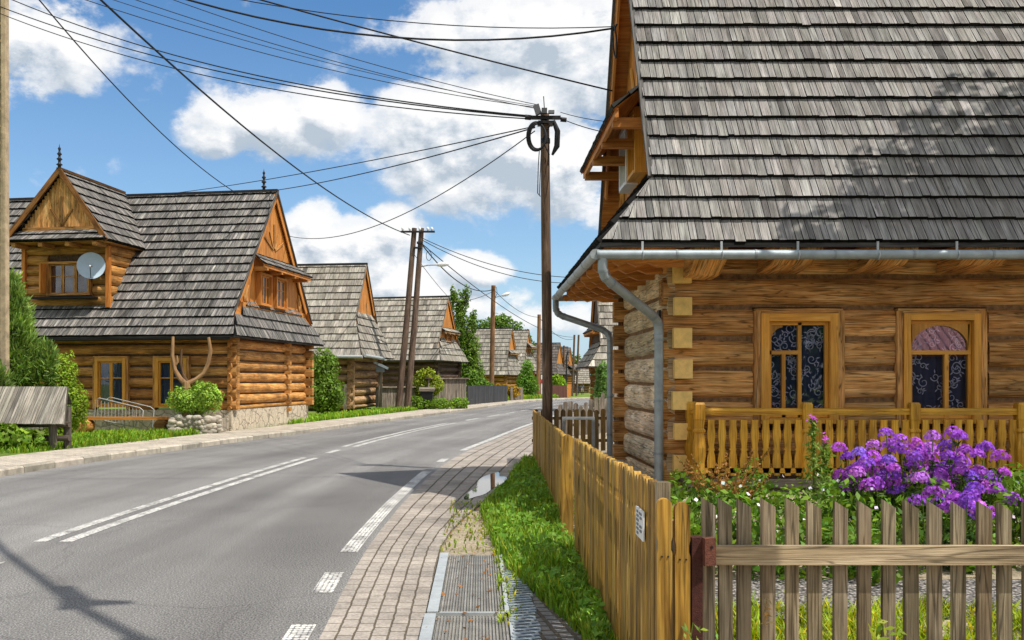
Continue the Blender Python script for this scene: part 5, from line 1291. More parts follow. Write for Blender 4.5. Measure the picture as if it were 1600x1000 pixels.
# ------------------------------------------------------------------ people
def person(loc, face, label, shirt, trousers, hair, stride=.16):
    t = thing('person', loc, label, 'person', None, face); s = stride
    vs = {'pel': (0, 0, .92), 'ab': (0, 0, 1.08), 'ch': (0, .01, 1.30), 'nk': (0, 0, 1.47), 'hd': (0, -.02, 1.58), 'tp': (0, -.01, 1.70),
          'hl': (.09, 0, .88), 'kl': (.10, -s * .6, .48), 'al': (.10, -s * .4, .09), 'tl': (.11, -s * .4 - .16, .04),
          'hr': (-.09, 0, .88), 'kr': (-.10, s * .4, .48), 'ar': (-.10, s * 1.2, .10), 'tr': (-.11, s * 1.2 - .15, .04),
          'sl': (.18, 0, 1.40), 'el': (.24, .08, 1.13), 'wl': (.25, -.03, .90), 'fl': (.25, -.06, .80), 'sr': (-.18, 0, 1.40), 'er': (-.24, -.05, 1.13), 'wr': (-.25, -.16, .92), 'fr': (-.25, -.2, .83)}
    rad = {'pel': (.15, .11), 'ab': (.14, .10), 'ch': (.17, .11), 'nk': (.055, .055), 'hd': (.085, .10), 'tp': (.06, .07), 'hl': (.09, .09), 'kl': (.06, .06), 'al': (.042, .042), 'tl': (.04, .03), 'sl': (.06, .06), 'el': (.043, .043), 'wl': (.03, .03), 'fl': (.035, .02)}
    for k in ('h', 'k', 'a', 't', 's', 'e', 'w', 'f'): rad[k + 'r'] = rad[k + 'l']
    ed = [('pel', 'ab'), ('ab', 'ch'), ('ch', 'nk'), ('nk', 'hd'), ('hd', 'tp'), ('pel', 'hl'), ('hl', 'kl'), ('kl', 'al'), ('al', 'tl'), ('pel', 'hr'), ('hr', 'kr'), ('kr', 'ar'), ('ar', 'tr'), ('ch', 'sl'), ('sl', 'el'), ('el', 'wl'), ('wl', 'fl'), ('ch', 'sr'), ('sr', 'er'), ('er', 'wr'), ('wr', 'fr')]
    def skin(name, keys, mat, grow, parent, tintc=None):
        ks = [k for k in vs if k in keys]; ix = {k: i for i, k in enumerate(ks)}
        me = bpy.data.meshes.new(name); me.from_pydata([vs[k] for k in ks], [(ix[a], ix[b]) for a, b in ed if a in ix and b in ix], [])
        o = bpy.data.objects.new(name, me); COL.objects.link(o); o.parent = parent
        m = o.modifiers.new('Skin', 'SKIN'); sv = me.skin_vertices
        if not sv: 
            bpy.context.view_layer.objects.active = o; bpy.ops.mesh.customdata_skin_add(); 
        for k in ks: me.skin_vertices[0].data[ix[k]].radius = (rad[k][0] + grow, rad[k][1] + grow)
        me.skin_vertices[0].data[0].use_root = True
        o.modifiers.new('Sub', 'SUBSURF').levels = 1; o.modifiers['Sub'].render_levels = 2
        mm = M['cloth'].copy() if mat == 'cloth' else M[mat]
        if tintc:
            nt = mm.node_tree; nt.nodes.clear(); b = nt.nodes.new('ShaderNodeBsdfPrincipled'); oo = nt.nodes.new('ShaderNodeOutputMaterial'); nt.links.new(b.outputs[0], oo.inputs[0]); b.inputs['Base Color'].default_value = (*tintc, 1); b.inputs['Roughness'].default_value = .85
        me.materials.append(mm); return o
    body = skin('body', set(vs), 'skinP', 0, t)
    skin('shirt', {'pel', 'ab', 'ch', 'sl', 'el', 'sr', 'er'}, 'cloth', .014, t, shirt)
    skin('shorts', {'pel', 'hl', 'hr', 'kl', 'kr'}, 'cloth', .02, t, trousers)
    b = MB(); b.sphere((0, .015, 1.63), .105, 12, 8, hair, (.9, 1.05, 1.0)); b.build('hair', M['cloth'], t)
    b = MB()
    for x in (-.035, .035): b.sphere((x, -.115, 1.60), .012, 6, 5, (.05, .05, .05))
    b.sphere((0, -.125, 1.57), .016, 6, 5, (.8, .5, .4)); b.bx(-.025, .025, -.118, -.108, 1.525, 1.535, (.5, .15, .15)); b.build('face', M['cloth'], body)
def people():
    person((14.0, 138, gz(138)), R(10), 'distant walker in dark top and shorts on the left of the pair', (.03, .03, .04), (.05, .05, .09), (.08, .05, .03))
    person((14.75, 138.5, gz(138)), R(-12), 'distant walker in grey top and light shorts on the right of the pair', (.16, .17, .2), (.45, .38, .33), (.2, .12, .06), -.14)
# ------------------------------------------------------------------ vegetation
def rnd_dirs(n):
    v = RNG.normal(size=(n, 3)); return v / np.linalg.norm(v, axis=1, keepdims=True)
def leaf_cards(C, Nrm, size, asp=.5, jit=.6, fold=True):
    """one kite-shaped leaf at every centre"""
    n = len(C); N = Nrm + RNG.normal(size=(n, 3)) * jit; N /= np.linalg.norm(N, axis=1, keepdims=True) + 1e-9
    T = np.cross(N, rnd_dirs(n)); T /= np.linalg.norm(T, axis=1, keepdims=True) + 1e-9
    B = np.cross(N, T); s = (size * RNG.uniform(.65, 1.35, n))[:, None]
    w = s * asp
    return np.stack([C - T * s * .5, C + B * w * .5 + T * s * .05, C + T * s * .5 - N * s * .12, C - B * w * .5 + T * s * .05], axis=1)
def lobes_points(lobes, n, shell=.35, gap=.5, zmin=None):
    """points near the surface of lumpy ellipsoids [(c, r)] with clumps and gaps; returns points, outward dirs, shade"""
    w = np.array([l[1][0] * l[1][1] + l[1][2] * l[1][0] for l in lobes]); w = w / w.sum()
    P = []; D = []; S = []
    for (c, r), k in zip(lobes, w):
        m = int(n * k) + 1; d = rnd_dirs(m); c = np.array(c); r = np.array(r)
        ph = RNG.uniform(0, 6.3, 6)
        lump = 1 + .13 * np.sin(d[:, 0] * 5 + ph[0]) * np.sin(d[:, 1] * 5 + ph[1]) + .11 * np.sin(d[:, 2] * 7 + ph[2]) * np.sin(d[:, 0] * 8 + ph[3]) + .07 * np.sin(d[:, 1] * 13 + ph[4]) * np.sin(d[:, 2] * 12 + ph[5])
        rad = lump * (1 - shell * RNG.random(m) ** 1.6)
        p = c + d * r * rad[:, None]
        cl = np.sin(p[:, 0] * 4.1 / max(r[0], .3) + ph[1]) * np.sin(p[:, 1] * 4.3 / max(r[0], .3) + ph[2]) * np.sin(p[:, 2] * 4.7 / max(r[0], .3) + ph[3])
        keep = (cl > -gap) | (RNG.random(m) < .35)
        if zmin is not None: keep &= p[:, 2] > zmin
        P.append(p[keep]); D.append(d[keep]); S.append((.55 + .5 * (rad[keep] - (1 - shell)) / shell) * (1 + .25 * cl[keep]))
    return np.concatenate(P), np.concatenate(D), np.concatenate(S)
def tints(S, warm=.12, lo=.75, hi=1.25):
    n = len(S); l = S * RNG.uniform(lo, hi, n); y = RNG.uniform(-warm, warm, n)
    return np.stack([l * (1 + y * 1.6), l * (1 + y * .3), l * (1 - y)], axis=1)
def bush(name, loc, lobes, n, size, label, cat, mat='leaf', group=None, warm=.12, colour=(1, 1, 1), stem=True, asp=.55, shell=.4, gap=.5, stemh=None, part='foliage', jit=.6):
    loc = V(loc); t = thing(name, loc, label, cat, group)
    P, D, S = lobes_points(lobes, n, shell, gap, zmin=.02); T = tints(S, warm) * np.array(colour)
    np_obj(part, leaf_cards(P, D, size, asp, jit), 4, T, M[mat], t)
    b = MB(); h = stemh or max(l[0][2] + l[1][2] * .4 for l in lobes)
    for (c, r) in lobes:
        b.tube([(0, 0, 0), (c[0] * .5, c[1] * .5, c[2] * .5), (c[0], c[1], c[2] + r[2] * .3)], [.05 * h ** .5, .035 * h ** .5, .012], 6)
    # a dim inner mass of twigs so that the crown is not hollow
    for _ in range(len(lobes) * 5):
        c, r = random.choice(lobes); d = V((U(-1, 1), U(-1, 1), U(-.5, 1))).normalized(); b.tube([(c[0], c[1], c[2]), (c[0] + d.x * r[0] * .8, c[1] + d.y * r[1] * .8, c[2] + d.z * r[2] * .8)], [.015, .005], 4)
    b.build('stem', M['poleC'], t)
    return t
def tree(name, loc, lobes, n, size, label, h, colour=(1, 1, 1), cat='tree', mat='leaf', tr=.16, asp=.55):
    loc = V(loc); t = thing(name, loc, label, cat); b = MB()
    b.tube([(0, 0, -.2), (.05, 0, h * .3), (-.04, .05, h * .6), (0, 0, h * .92)], [tr, tr * .8, tr * .5, tr * .15], 9)
    for c, r in lobes: b.tube([(0, 0, max(c[2] - r[2] * 1.1, h * .15)), (c[0] * .6, c[1] * .6, c[2] - r[2] * .2), (c[0], c[1], c[2] + r[2] * .5)], [tr * .4, tr * .25, .02], 6)
    b.build('trunk', M['poleC'], t)
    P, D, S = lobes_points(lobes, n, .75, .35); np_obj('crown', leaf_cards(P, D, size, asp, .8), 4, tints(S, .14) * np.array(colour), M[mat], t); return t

def conifer_spray(P, D, size, n_per=1):
    """thin upward sprays"""
    n = len(P); d = D * .8 + np.array([0, 0, .7]) + RNG.normal(size=(n, 3)) * .35; d /= np.linalg.norm(d, axis=1, keepdims=True)
    s = (size * RNG.uniform(.6, 1.4, n))[:, None]; sd = np.cross(d, rnd_dirs(n)); sd /= np.linalg.norm(sd, axis=1, keepdims=True)
    w = s * .16
    return np.stack([P - sd * w * .6, P + sd * w * .6, P + d * s * .6 + sd * w, P + d * s, ], axis=1)

def grass_field(name, n, xf, y0, y1, zf, h, mat, label, colour=(1, 1, 1), dense=1.0, lean=.35, wd=.006, skip=None):
    y = RNG.uniform(0, 1, n) ** dense * (y1 - y0) + y0; a = np.array([xf(q) for q in y]); x = a[:, 0] + RNG.random(n) * (a[:, 1] - a[:, 0]); z = np.array([zf(p, q) for p, q in zip(x, y)])
    cl = np.sin(x * 7 + 1) * np.sin(y * 5.3) + .6 * np.sin(x * 17) * np.sin(y * 13 + 2)
    hh = h * RNG.uniform(.45, 1.25, n) * (1 + .35 * cl); B = np.stack([x, y, z], 1)
    an = RNG.uniform(0, 2 * np.pi, n); ld = np.stack([np.cos(an), np.sin(an), np.zeros(n)], 1) * (RNG.uniform(.1, 1, n) * lean)[:, None]; sd = np.stack([-np.sin(an), np.cos(an), np.zeros(n)], 1)
    w = (wd * RNG.uniform(.6, 1.5, n) * (1 + y * .03))[:, None]; up = np.array([0, 0, 1.0]); m = B + (ld * .35 + up * .6) * hh[:, None]; tp = B + (ld + up * .95) * hh[:, None]
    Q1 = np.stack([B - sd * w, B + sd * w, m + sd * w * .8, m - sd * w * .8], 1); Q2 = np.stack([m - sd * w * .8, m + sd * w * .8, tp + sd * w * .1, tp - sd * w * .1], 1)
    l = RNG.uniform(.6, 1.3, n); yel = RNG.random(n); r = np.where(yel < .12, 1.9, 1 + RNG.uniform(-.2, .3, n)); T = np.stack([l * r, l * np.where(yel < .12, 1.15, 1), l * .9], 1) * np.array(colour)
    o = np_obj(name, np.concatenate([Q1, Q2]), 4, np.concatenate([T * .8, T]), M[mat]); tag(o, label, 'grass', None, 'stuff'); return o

def phlox(loc, heads, label, seed):
    loc = V(loc); t = thing('phlox_plant', loc, label, 'flowers', 'purple phlox clump behind the grey fence'); st = MB(); LC = []; PC = []; PT = []
    for (x, z, yy) in heads:
        top = np.array([x, yy, z]); base = np.array([x * .55 + U(-.05, .05), yy * .5, .0]); mid = (top + base) / 2 + np.array([U(-.03, .03), 0, .04])
        st.tube([base, mid, top], [.006, .005, .004], 5)
        m = int(z * 42); q = RNG.random(m) * .86; p = base + (top - base) * q[:, None] + RNG.normal(size=(m, 3)) * .035; LC.append(p)
        nf = 60; d = rnd_dirs(nf); d[:, 2] = np.abs(d[:, 2]) * 1.2 - .35; r = U(.055, .085); c = top + d * np.array([r, r, r * .95]); 
        up = d * 1.0 + RNG.normal(size=(nf, 3)) * .3; up /= np.linalg.norm(up, axis=1, keepdims=True); a = np.cross(up, rnd_dirs(nf)); a /= np.linalg.norm(a, axis=1, keepdims=True); b2 = np.cross(up, a)
        hue = U(-.35, .3); pale = U(.85, 1.1) if random.random() > .15 else 1.5
        for k in range(5):
            an = 2 * np.pi * k / 5; dr = a * math.cos(an) + b2 * math.sin(an); sd = -a * math.sin(an) + b2 * math.cos(an); s = .0145
            PC.append(np.stack([c, c + dr * s * .75 + sd * s * .5, c + dr * s + up * s * .1, c + dr * s * .75 - sd * s * .5], 1))
            l = RNG.uniform(.75, 1.25, nf); PT.append(np.stack([l * (1 + hue), l * (1 + hue * .3) * pale, l], 1) * min(pale, 1.15))
    st.build('stem', M['leaf'], t)
    P = np.concatenate(LC); np_obj('foliage', leaf_cards(P, np.tile([0, -.3, .8], (len(P), 1)), .075, .3, .5), 4, tints(RNG.uniform(.6, 1.1, len(P)), .1), M['leafD'], t)
    np_obj('bloom', np.concatenate(PC), 4, np.concatenate(PT), M['petal'], t)

def vegetation():
    # ---- far side
    # two junipers, pyramidal bush
    t = thing('juniper', (-12.2, 24.9, .1), 'tall bushy juniper with rough outline in front of the dormer house', 'conifer')
    lob = [((-.1, 0, 1.1), (.75, .75, 1.0)), ((0, 0, 2.2), (.72, .7, 1.1)), ((.0, 0, 3.1), (.52, .5, 1.0)), ((-.02, 0, 3.75), (.28, .28, .6)), ((.75, .1, 1.6), (.32, .35, .75)), ((1.0, 0, 1.95), (.2, .22, .55)), ((-.9, .2, 1.4), (.7, .7, 1.2))]
    P, D, S = lobes_points(lob, 20000, .45, .45, zmin=.05); np_obj('foliage', conifer_spray(P, D, .15), 4, tints(S, .12) * 1.2, M['needle'], t); b = MB(); b.tube([(0, 0, -.1), (0, 0, 2), (0, 0, 3.9)], [.14, .1, .02], 8); b.build('trunk', M['poleC'], t)
    t = thing('juniper', (-12.15, 22.9, .1), 'low spreading juniper in front of the taller one, above the fence roof', 'conifer')
    lob = [((-.2, 0, 1.1), (.75, .6, .95)), ((.35, .2, 1.2), (.5, .5, .7)), ((-.9, 0, 1.2), (.6, .6, 1.0))]
    P, D, S = lobes_points(lob, 11000, .45, .45, zmin=.05); np_obj('foliage', conifer_spray(P, D, .14), 4, tints(S, .1) * .8, M['needle'], t); b = MB(); b.tube([(0, 0, -.1), (0, 0, 1.5)], [.08, .02], 7); b.build('trunk', M['poleC'], t)
    bush('clipped_bush', (-11.1, 25.4, .1), [((0, 0, .75), (.66, .62, .85)), ((0.05, 0, 1.55), (.42, .4, .7)), ((.35, -.1, .8), (.4, .4, .55))], 9000, .07, 'pointed bright green clipped bush between juniper and first window', 'bush', colour=(1.7, 1.6, .9), warm=.15)
    bush('cloud_bush', (-8.1, 27.25, .55), [((-.33, 0, .48), (.45, .4, .40)), ((.38, 0, .55), (.44, .4, .42)), ((0.02, .05, .40), (.5, .4, .36)), ((.1, .1, .85), (.2, .2, .2))], 9000, .06, 'bright green clipped cloud bush growing in the stone planter', 'bush', mat='needle', colour=(1.55, 1.6, .9), warm=.15, gap=.35)
    bush('climbing_plant', (-10.2, 20.45, .1), [((0, 0, .25), (.55, .3, .32)), ((.5, 0, .2), (.4, .3, .24)), ((-.75, 0, .25), (.4, .3, .3))], 1500, .13, 'broad leaved green creeper climbing the rails below the shingle roof', 'bush', colour=(1.3, 1.35, 1), asp=.8)
    bush('round_bush', (-6.75, 41.2, .1), [((0, 0, 1.0), (.78, .8, 1.05)), ((.05, 0, 2.0), (.62, .6, .85)), ((.3, 0, .9), (.65, .6, .8)), ((-.3, .1, 1.5), (.6, .6, .8))], 9000, .13, 'full green leafy bush at the right end of the dormer house', 'bush', colour=(1.05, 1.1, .9))
    bush('yellow_bush', (-3.05, 51.3, .1), [((0, 0, 1.3), (.6, .5, .6)), ((.6, 0, 1.2), (.55, .5, .5)), ((.2, 0, 1.75), (.5, .4, .4)), ((.1, 0, .7), (.5, .4, .5))], 3000, .14, 'yellowish loose shrub beside the leaning twin poles', 'bush', colour=(1.9, 1.5, .7))
    bush('weeds', (-3.3, 49.4, .1), [((0, 0, .3), (.5, .4, .4)), ((1.2, 0, .25), (.7, .4, .35)), ((2.2, .8, .25), (.5, .6, .35))], 2500, .12, 'green weeds at the foot of the leaning twin poles', 'plants', colour=(1.2, 1.3, .8))
    tree('birch_tree', (-1.4, 74, -.05), [((0, 0, 3.0), (1.15, 1.0, 1.9)), ((.1, 0, 5.2), (.85, .9, 1.7)), ((-.2, 0, 7.0), (.6, .7, 1.6)), ((.75, 0, 4.0), (.7, .8, 1.3)), ((.9, 0, 6.2), (.35, .4, 1.0)), ((.35, 0, 8.0), (.35, .4, 1.0)), ((-.7, 0, 8.0), (.3, .4, 1.0)), ((1.1, 0, 2.2), (.65, .8, 1.2))], 8500, .22, 'tall slender leafy tree between the low dark house and the golden house', 8.8, (.95, 1.0, .85))
    bush('shrub', (-.2, 66, .05), [((0, 0, .9), (.9, .8, .95)), ((.7, 0, .7), (.7, .7, .7)), ((-.5, 0, 1.6), (.6, .6, .8))], 3500, .2, 'low green shrub under the tall slender tree', 'bush', colour=(.9, 1.05, .8))
    bush('flower_bush', (1.6, 74, 0), [((0, 0, .8), (.8, .5, .5)), ((.9, 0, .7), (.6, .5, .45))], 1800, .2, 'orange flowering bush behind the charcoal fence', 'bush', colour=(2.6, 1.0, .4))
    tree('garden_tree', (4.05, 84, -.15), [((0, 0, 1.4), (.85, .8, 1.3)), ((.1, 0, 2.6), (.55, .6, 1.0)), ((.5, 0, 1.2), (.6, .6, 1.0)), ((-.4, 0, 1.0), (.6, .6, 1.0))], 4500, .2, 'young pale green tree in front of the brown house', 3.4, (1.0, 1.25, 1.0), tr=.08)
    tree('lime_tree', (1.9, 122, -.5), [((0, 0, 7.5), (3.2, 3, 2.6)), ((2.4, 0, 7.0), (2.2, 2, 2.4)), ((-2.0, 0, 7), (2, 2, 2.2)), ((3.9, 0, 6), (1.2, 1.2, 1.8)), ((.7, 0, 9.3), (1.6, 1.6, 1.3))], 9000, .42, 'broad dark green tree rising behind the golden house', 10, (.8, .9, .8))
    bush('shrub', (8.9, 107, -.4), [((0, 0, 1.3), (.8, .8, 1.0)), ((-.3, 0, 1.9), (.65, .7, .7))], 2600, .3, 'bright yellow green shrub beside the far street lamp', 'bush', colour=(1.7, 1.7, .8))
    tree('cypress', (5.75, 45.3, 0), [((0, 0, .8), (.42, .42, .9)), ((0.05, 0, 1.7), (.36, .36, .8))], 3500, .14, 'dark narrow conifer against the bleached log wall', 2.3, (.75, .95, .8), 'conifer', 'needle', .06)
    tree('cypress', (7.4, 60, 0), [((0, 0, 1.8), (.5, .5, 1.8)), ((0, 0, 3.6), (.32, .32, 1.2))], 3500, .16, 'tall thin conifer rising behind the bleached house roof', 4.6, (.8, 1.0, .8), 'conifer', 'needle', .06)
    # far wood beyond the street end
    P = []; D = []; S = []
    for i in range(26):
        x = 8 + i * 2.6; h = U(6.5, 9.5); p, d, s = lobes_points([((x, 215 + U(-4, 4), h * .45), (1.8, 1.8, h * .55))], 420, .5, .5); P.append(p); D.append(d); S.append(s)
    P = np.concatenate(P); D = np.concatenate(D); S = np.concatenate(S); o = np_obj('forest', leaf_cards(P, D, .9, .6, .6), 4, tints(S, .2) * .8, M['leaf']); tag(o, 'dark wood beyond the end of the street', 'forest', None, 'stuff')
    # big tree outside the frame on the right: its shade lies on the near roof
    tree('shade_tree', (9.9, 9.2, -.7), [((-.9, .2, 10.2), (1.6, 1.4, 1.3)), ((.7, 0, 9.4), (1.9, 1.7, 1.6)), ((-2.3, .4, 9.1), (.9, .9, .8)), ((.4, 0, 11.2), (1.4, 1.3, 1.2)), ((-.6, -.4, 8.1), (1.3, 1.2, .9)), ((1.8, .3, 10.5), (1.5, 1.5, 1.6)), ((-3.6, .2, 8.6), (.6, .6, .3)), ((-2.9, .2, 8.2), (.7, .6, .4))], 7000, .26, 'tall leafy tree outside the right edge shading the shingles', 11.8, (.9, 1, .8))
    # added unseen trees behind the camera, dark leaved to darken the near window reflections
    for i, (x, y, h) in enumerate(((3.5, -11, 7.5), (7.2, -12, 8.5), (10.8, -11, 7.5))):
        tree('garden_tree', (x, y, 0), [((0, 0, h * .35), (2.2, 1.6, h * .34)), ((.3, 0, h * .7), (1.8, 1.5, h * .3))], 2600, .5, ('left', 'middle', 'right')[i] + ' one of three added leafy trees behind the camera, darkening the window reflections', h, (.5, .55, .4))
    # ---- near garden
    lf = lambda y: fence_line(y)
    def zyard(x, y): return .03 + (.0 if x < 1 else min(max((y - 4.5) / 5, 0), 1) * .2 + .02)
    bound = [(4.0, .55), (5.9, .62), (6.56, .5), (7.7, .27), (9.4, .10), (11.65, 0.0), (13, .2), (14.5, .42), (16.5, .6), (19, .9)]
    bx = lambda y: float(np.interp(y, [p[0] for p in bound], [p[1] for p in bound]))
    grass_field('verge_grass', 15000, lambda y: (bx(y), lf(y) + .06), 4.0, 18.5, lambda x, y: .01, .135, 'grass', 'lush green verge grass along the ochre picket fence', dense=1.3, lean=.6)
    # broad leaved weeds in the verge
    n = 5200; y = RNG.uniform(0, 1, n) ** 1.2 * 11 + 4.6; x = np.array([bx(q) + .04 + RNG.random() * max(lf(q) - bx(q) - .05, .05) for q in y]); cl = np.sin(x * 9) * np.sin(y * 4.1 + 1); z = .03 + RNG.random(n) * .13 * (1 + .5 * cl); keep = (cl > -.3)
    P = np.stack([x, y, z], 1)[keep]; o = np_obj('weeds', leaf_cards(P, np.tile([-.2, -.4, .8], (len(P), 1)), .055, .62, .55), 4, tints(RNG.uniform(.7, 1.25, len(P)), .12) * np.array((1.1, 1.35, .8)), M['leaf']); tag(o, 'leafy green ground cover among the verge grass', 'weeds', None, 'stuff')
    o = grass_field('joint_weeds', 700, lambda y: (.12, .3) if y < 8.8 else (-.38, .1 + .02 * y), 6.2, 12.5, lambda x, y: .01, .05, 'grass', 'sparse dry weeds in the joints of the shoulder', (1.5, 1.15, .8), lean=.9)
    # yard lawn in front of the gravel
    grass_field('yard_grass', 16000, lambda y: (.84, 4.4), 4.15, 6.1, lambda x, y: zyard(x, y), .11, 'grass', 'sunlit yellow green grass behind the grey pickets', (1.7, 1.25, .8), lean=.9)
    # far lawn strips
    grass_field('lawn_grass', 9000, lambda y: (float(np.interp(y, [30, 35.5, 43.6, 48]  , [-7.4, -6.3, -4.5, -3.6])) - .9, float(np.interp(y, [30, 35.5, 43.6, 48], [-6.8, -5.8, -4.0, -3.1]))), 32.5, 48, lambda x, y: .1, .16, 'grass', 'bright lawn strip between pavement and round bush', (1.2, 1.2, .9), lean=.5, wd=.012)
    grass_field('lawn_grass', 4500, lambda y: (-10.6 + (y - 25) * .2, -8.1 + (y - 25) * .22), 23.8, 26.6, lambda x, y: .1, .14, 'grass', 'ragged grass patch in front of the bench and planter', (1.1, 1.1, .9), lean=.6, wd=.010)
    grass_field('lawn_grass', 5000, lambda y: (float(np.interp(y, [48, 53.9, 66, 78.7, 94], [-3.2, -1.9, .5, 3.1, 7.2])), float(np.interp(y, [48, 53.9, 66, 78.7, 94], [-2.6, -1.5, .9, 3.5, 7.7]))), 50, 94, lambda x, y: gz(y) + .1, .3, 'grass', 'weedy grass edge along the far fences', (1.1, 1.1, .9), lean=.5, wd=.02)
    grass_field('lawn_grass', 3500, lambda y: (-12.5 + (y - 20) * .1, -9.1 + (y - 20) * .27), 19.5, 24, lambda x, y: .1, .13, 'grass', 'grass around the roofed timber fence', (1.0, 1.0, .8), lean=.6, wd=.010)
    # flower bed: low dense planting between gravel and porch
    lob = []
    for i in range(69):
        x = 1.25 + (i % 23) * .27 + U(-.1, .1); yy = (7.1, 8.2, 9.5)[i // 23] + U(-.3, .4); h = U(.28, .55) * (1.0 if i < 23 else 1.15)
        lob.append(((x, yy, .15 + h * .45), (U(.2, .34), U(.25, .4), h * .62)))
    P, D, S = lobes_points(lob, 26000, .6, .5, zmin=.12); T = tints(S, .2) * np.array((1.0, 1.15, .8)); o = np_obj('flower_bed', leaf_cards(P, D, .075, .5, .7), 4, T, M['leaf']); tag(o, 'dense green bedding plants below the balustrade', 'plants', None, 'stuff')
    # small white / pale blossoms in the bed
    n = 60; P = np.stack([RNG.uniform(1.3, 7, n), RNG.uniform(7.1, 9.2, n), RNG.uniform(.4, .75, n)], 1); Q = leaf_cards(P, np.tile([0, -.8, .6], (n, 1)), .035, 1.0, .3); o = np_obj('blossoms', Q, 4, RNG.uniform(.8, 1.1, (n, 3)) * np.array((1, .95, 1)), M['white']); tag(o, 'scattered small white blossoms in the flower bed', 'flowers', None, 'stuff')
    # phlox clumps
    def heads(x0, x1, z0, z1, n): return [(U(x0, x1), U(z0, z1), U(-.25, .25)) for _ in range(n)]
    random.seed(11)
    phlox((3.42, 8.3, .2), heads(-.25, .25, .42, .80, 34), 'purple phlox clump at the left of the flower mass', 1)
    phlox((3.85, 8.5, .2), heads(-.3, .3, .45, .95, 34), 'tallest purple phlox clump in the middle of the flower mass', 2)
    phlox((4.2, 8.35, .2), heads(-.25, .3, .40, .82, 34), 'purple phlox clump at the right of the flower mass', 3)
    phlox((3.45, 7.1, .2), heads(-.25, .30, .40, .68, 16), 'low magenta phlox showing between the grey pickets on the left', 4)
    phlox((4.6, 7.9, .2), heads(-.2, .35, .40, .70, 13), 'low violet phlox beside the right end of the flower mass', 5)
    # tall green spikes
    for i, (x, y, h, lab) in enumerate(((2.98, 8.6, 1.05, 'tall green flower spike left of the phlox, pink at the tip'), (3.17, 8.8, .85, 'shorter green flower spike beside the tall one'))):
        t = thing('flower_spike', (x, y, .2), lab, 'plant'); b = MB(); b.tube([(0, 0, 0), (.01, 0, h * .6), (-.01, 0, h)], [.01, .008, .004], 5); b.build('stem', M['leaf'], t)
        n = 420; q = RNG.random(n) ** .8; P = np.stack([RNG.normal(size=n) * .06 * (1.25 - q), RNG.normal(size=n) * .06 * (1.25 - q), q * h], 1); np_obj('foliage', leaf_cards(P, np.stack([P[:, 0], P[:, 1] - .05, np.full(n, .1)], 1) * 5, .06, .3, .5), 4, tints(RNG.uniform(.9, 1.5, n), .12), M['leaf'], t)
        P = np.stack([RNG.normal(size=26) * .02, RNG.normal(size=26) * .02, h + RNG.normal(size=26) * .02], 1); np_obj('bloom', leaf_cards(P, rnd_dirs(26), .035, .8, .5), 4, np.tile([1.4, 1.3, .9], (26, 1)), M['petal'], t)
    # dry feathery plant by the downpipe
    t = thing('astilbe', (2.45, 9.6, .2), 'dry pinkish feathery plumes at the foot of the downpipe', 'plant'); C = []; b = MB()
    for i in range(13):
        a = U(-1.2, 1.2); l = U(.45, .75); tip = np.array([a * .45 - .1, U(-.3, .2), l]); b.tube([(0, 0, 0), tip * .6, tip], [.006, .005, .003], 4); q = RNG.random(60); C.append(tip * (.5 + .5 * q)[:, None] + RNG.normal(size=(60, 3)) * (.03 * (1.1 - q))[:, None])
    b.build('stem', M['leaf'], t); C = np.concatenate(C); np_obj('bloom', leaf_cards(C, rnd_dirs(len(C)), .045, .4, .5), 4, RNG.uniform(.7, 1.3, (len(C), 1)) * np.array([[1, .72, .5]]), M['straw'], t)
    # weeds at the fence foot and dry stalks between the pickets
    for i, (x, y, h, lab) in enumerate(((.80, 3.88, .62, 'thin light green weed climbing in front of the ochre boards'), (1.70, 3.92, .62, 'yellowish goldenrod stem in front of the grey pickets'), (1.55, 3.9, .48, 'short yellow green weed at the foot of the grey pickets'), (2.1, 3.86, .55, 'dry grass stalk with brown ear before the grey pickets'), (1.12, 3.95, .7, 'dry brown stalk beside the first grey pickets'))):
        t = thing('weed', (x, y, .0), lab, 'weed'); b = MB(); b.tube([(0, 0, 0), (.02 * (-1) ** i, 0, h * .5), (.06 * (-1) ** i, 0, h)], [.004, .003, .002], 5); b.build('stem', M['straw'] if i > 2 else M['leaf'], t)
        n = 46 if i < 3 else 22; q = RNG.random(n) * .8 + .2; P = np.stack([.06 * (-1) ** i * q + RNG.normal(size=n) * .035, RNG.normal(size=n) * .03, q * h], 1)
        if i > 2: P = np.stack([.06 * (-1) ** i * (1 - .1 * RNG.random(n)) + RNG.normal(size=n) * .008, RNG.normal(size=n) * .008, h * (1 - .16 * RNG.random(n))], 1)
        np_obj('foliage', leaf_cards(P, np.tile([0, -.6, .6], (n, 1)), .042 if i < 3 else .028, .35, .6), 4, tints(RNG.uniform(1.0, 1.7, n), .2) * (np.array((1.5, 1.2, .8)) if i in (1, 2) else 1), M['leaf'] if i < 3 else M['straw'], t)
    # fallen leaves on the shoulder
    n = 150; y = RNG.uniform(5, 12, n); P = np.stack([RNG.uniform(-.35, .35, n), y, np.full(n, .03)], 1); o = np_obj('fallen_leaves', leaf_cards(P, np.tile([0, 0, 1], (n, 1)), .04, .6, .3), 4, RNG.uniform(.5, 1.2, (n, 1)) * np.array([[.9, .55, .3]]), M['straw']); tag(o, 'scattered dry leaves on the shoulder and drain covers', 'leaves', None, 'stuff')
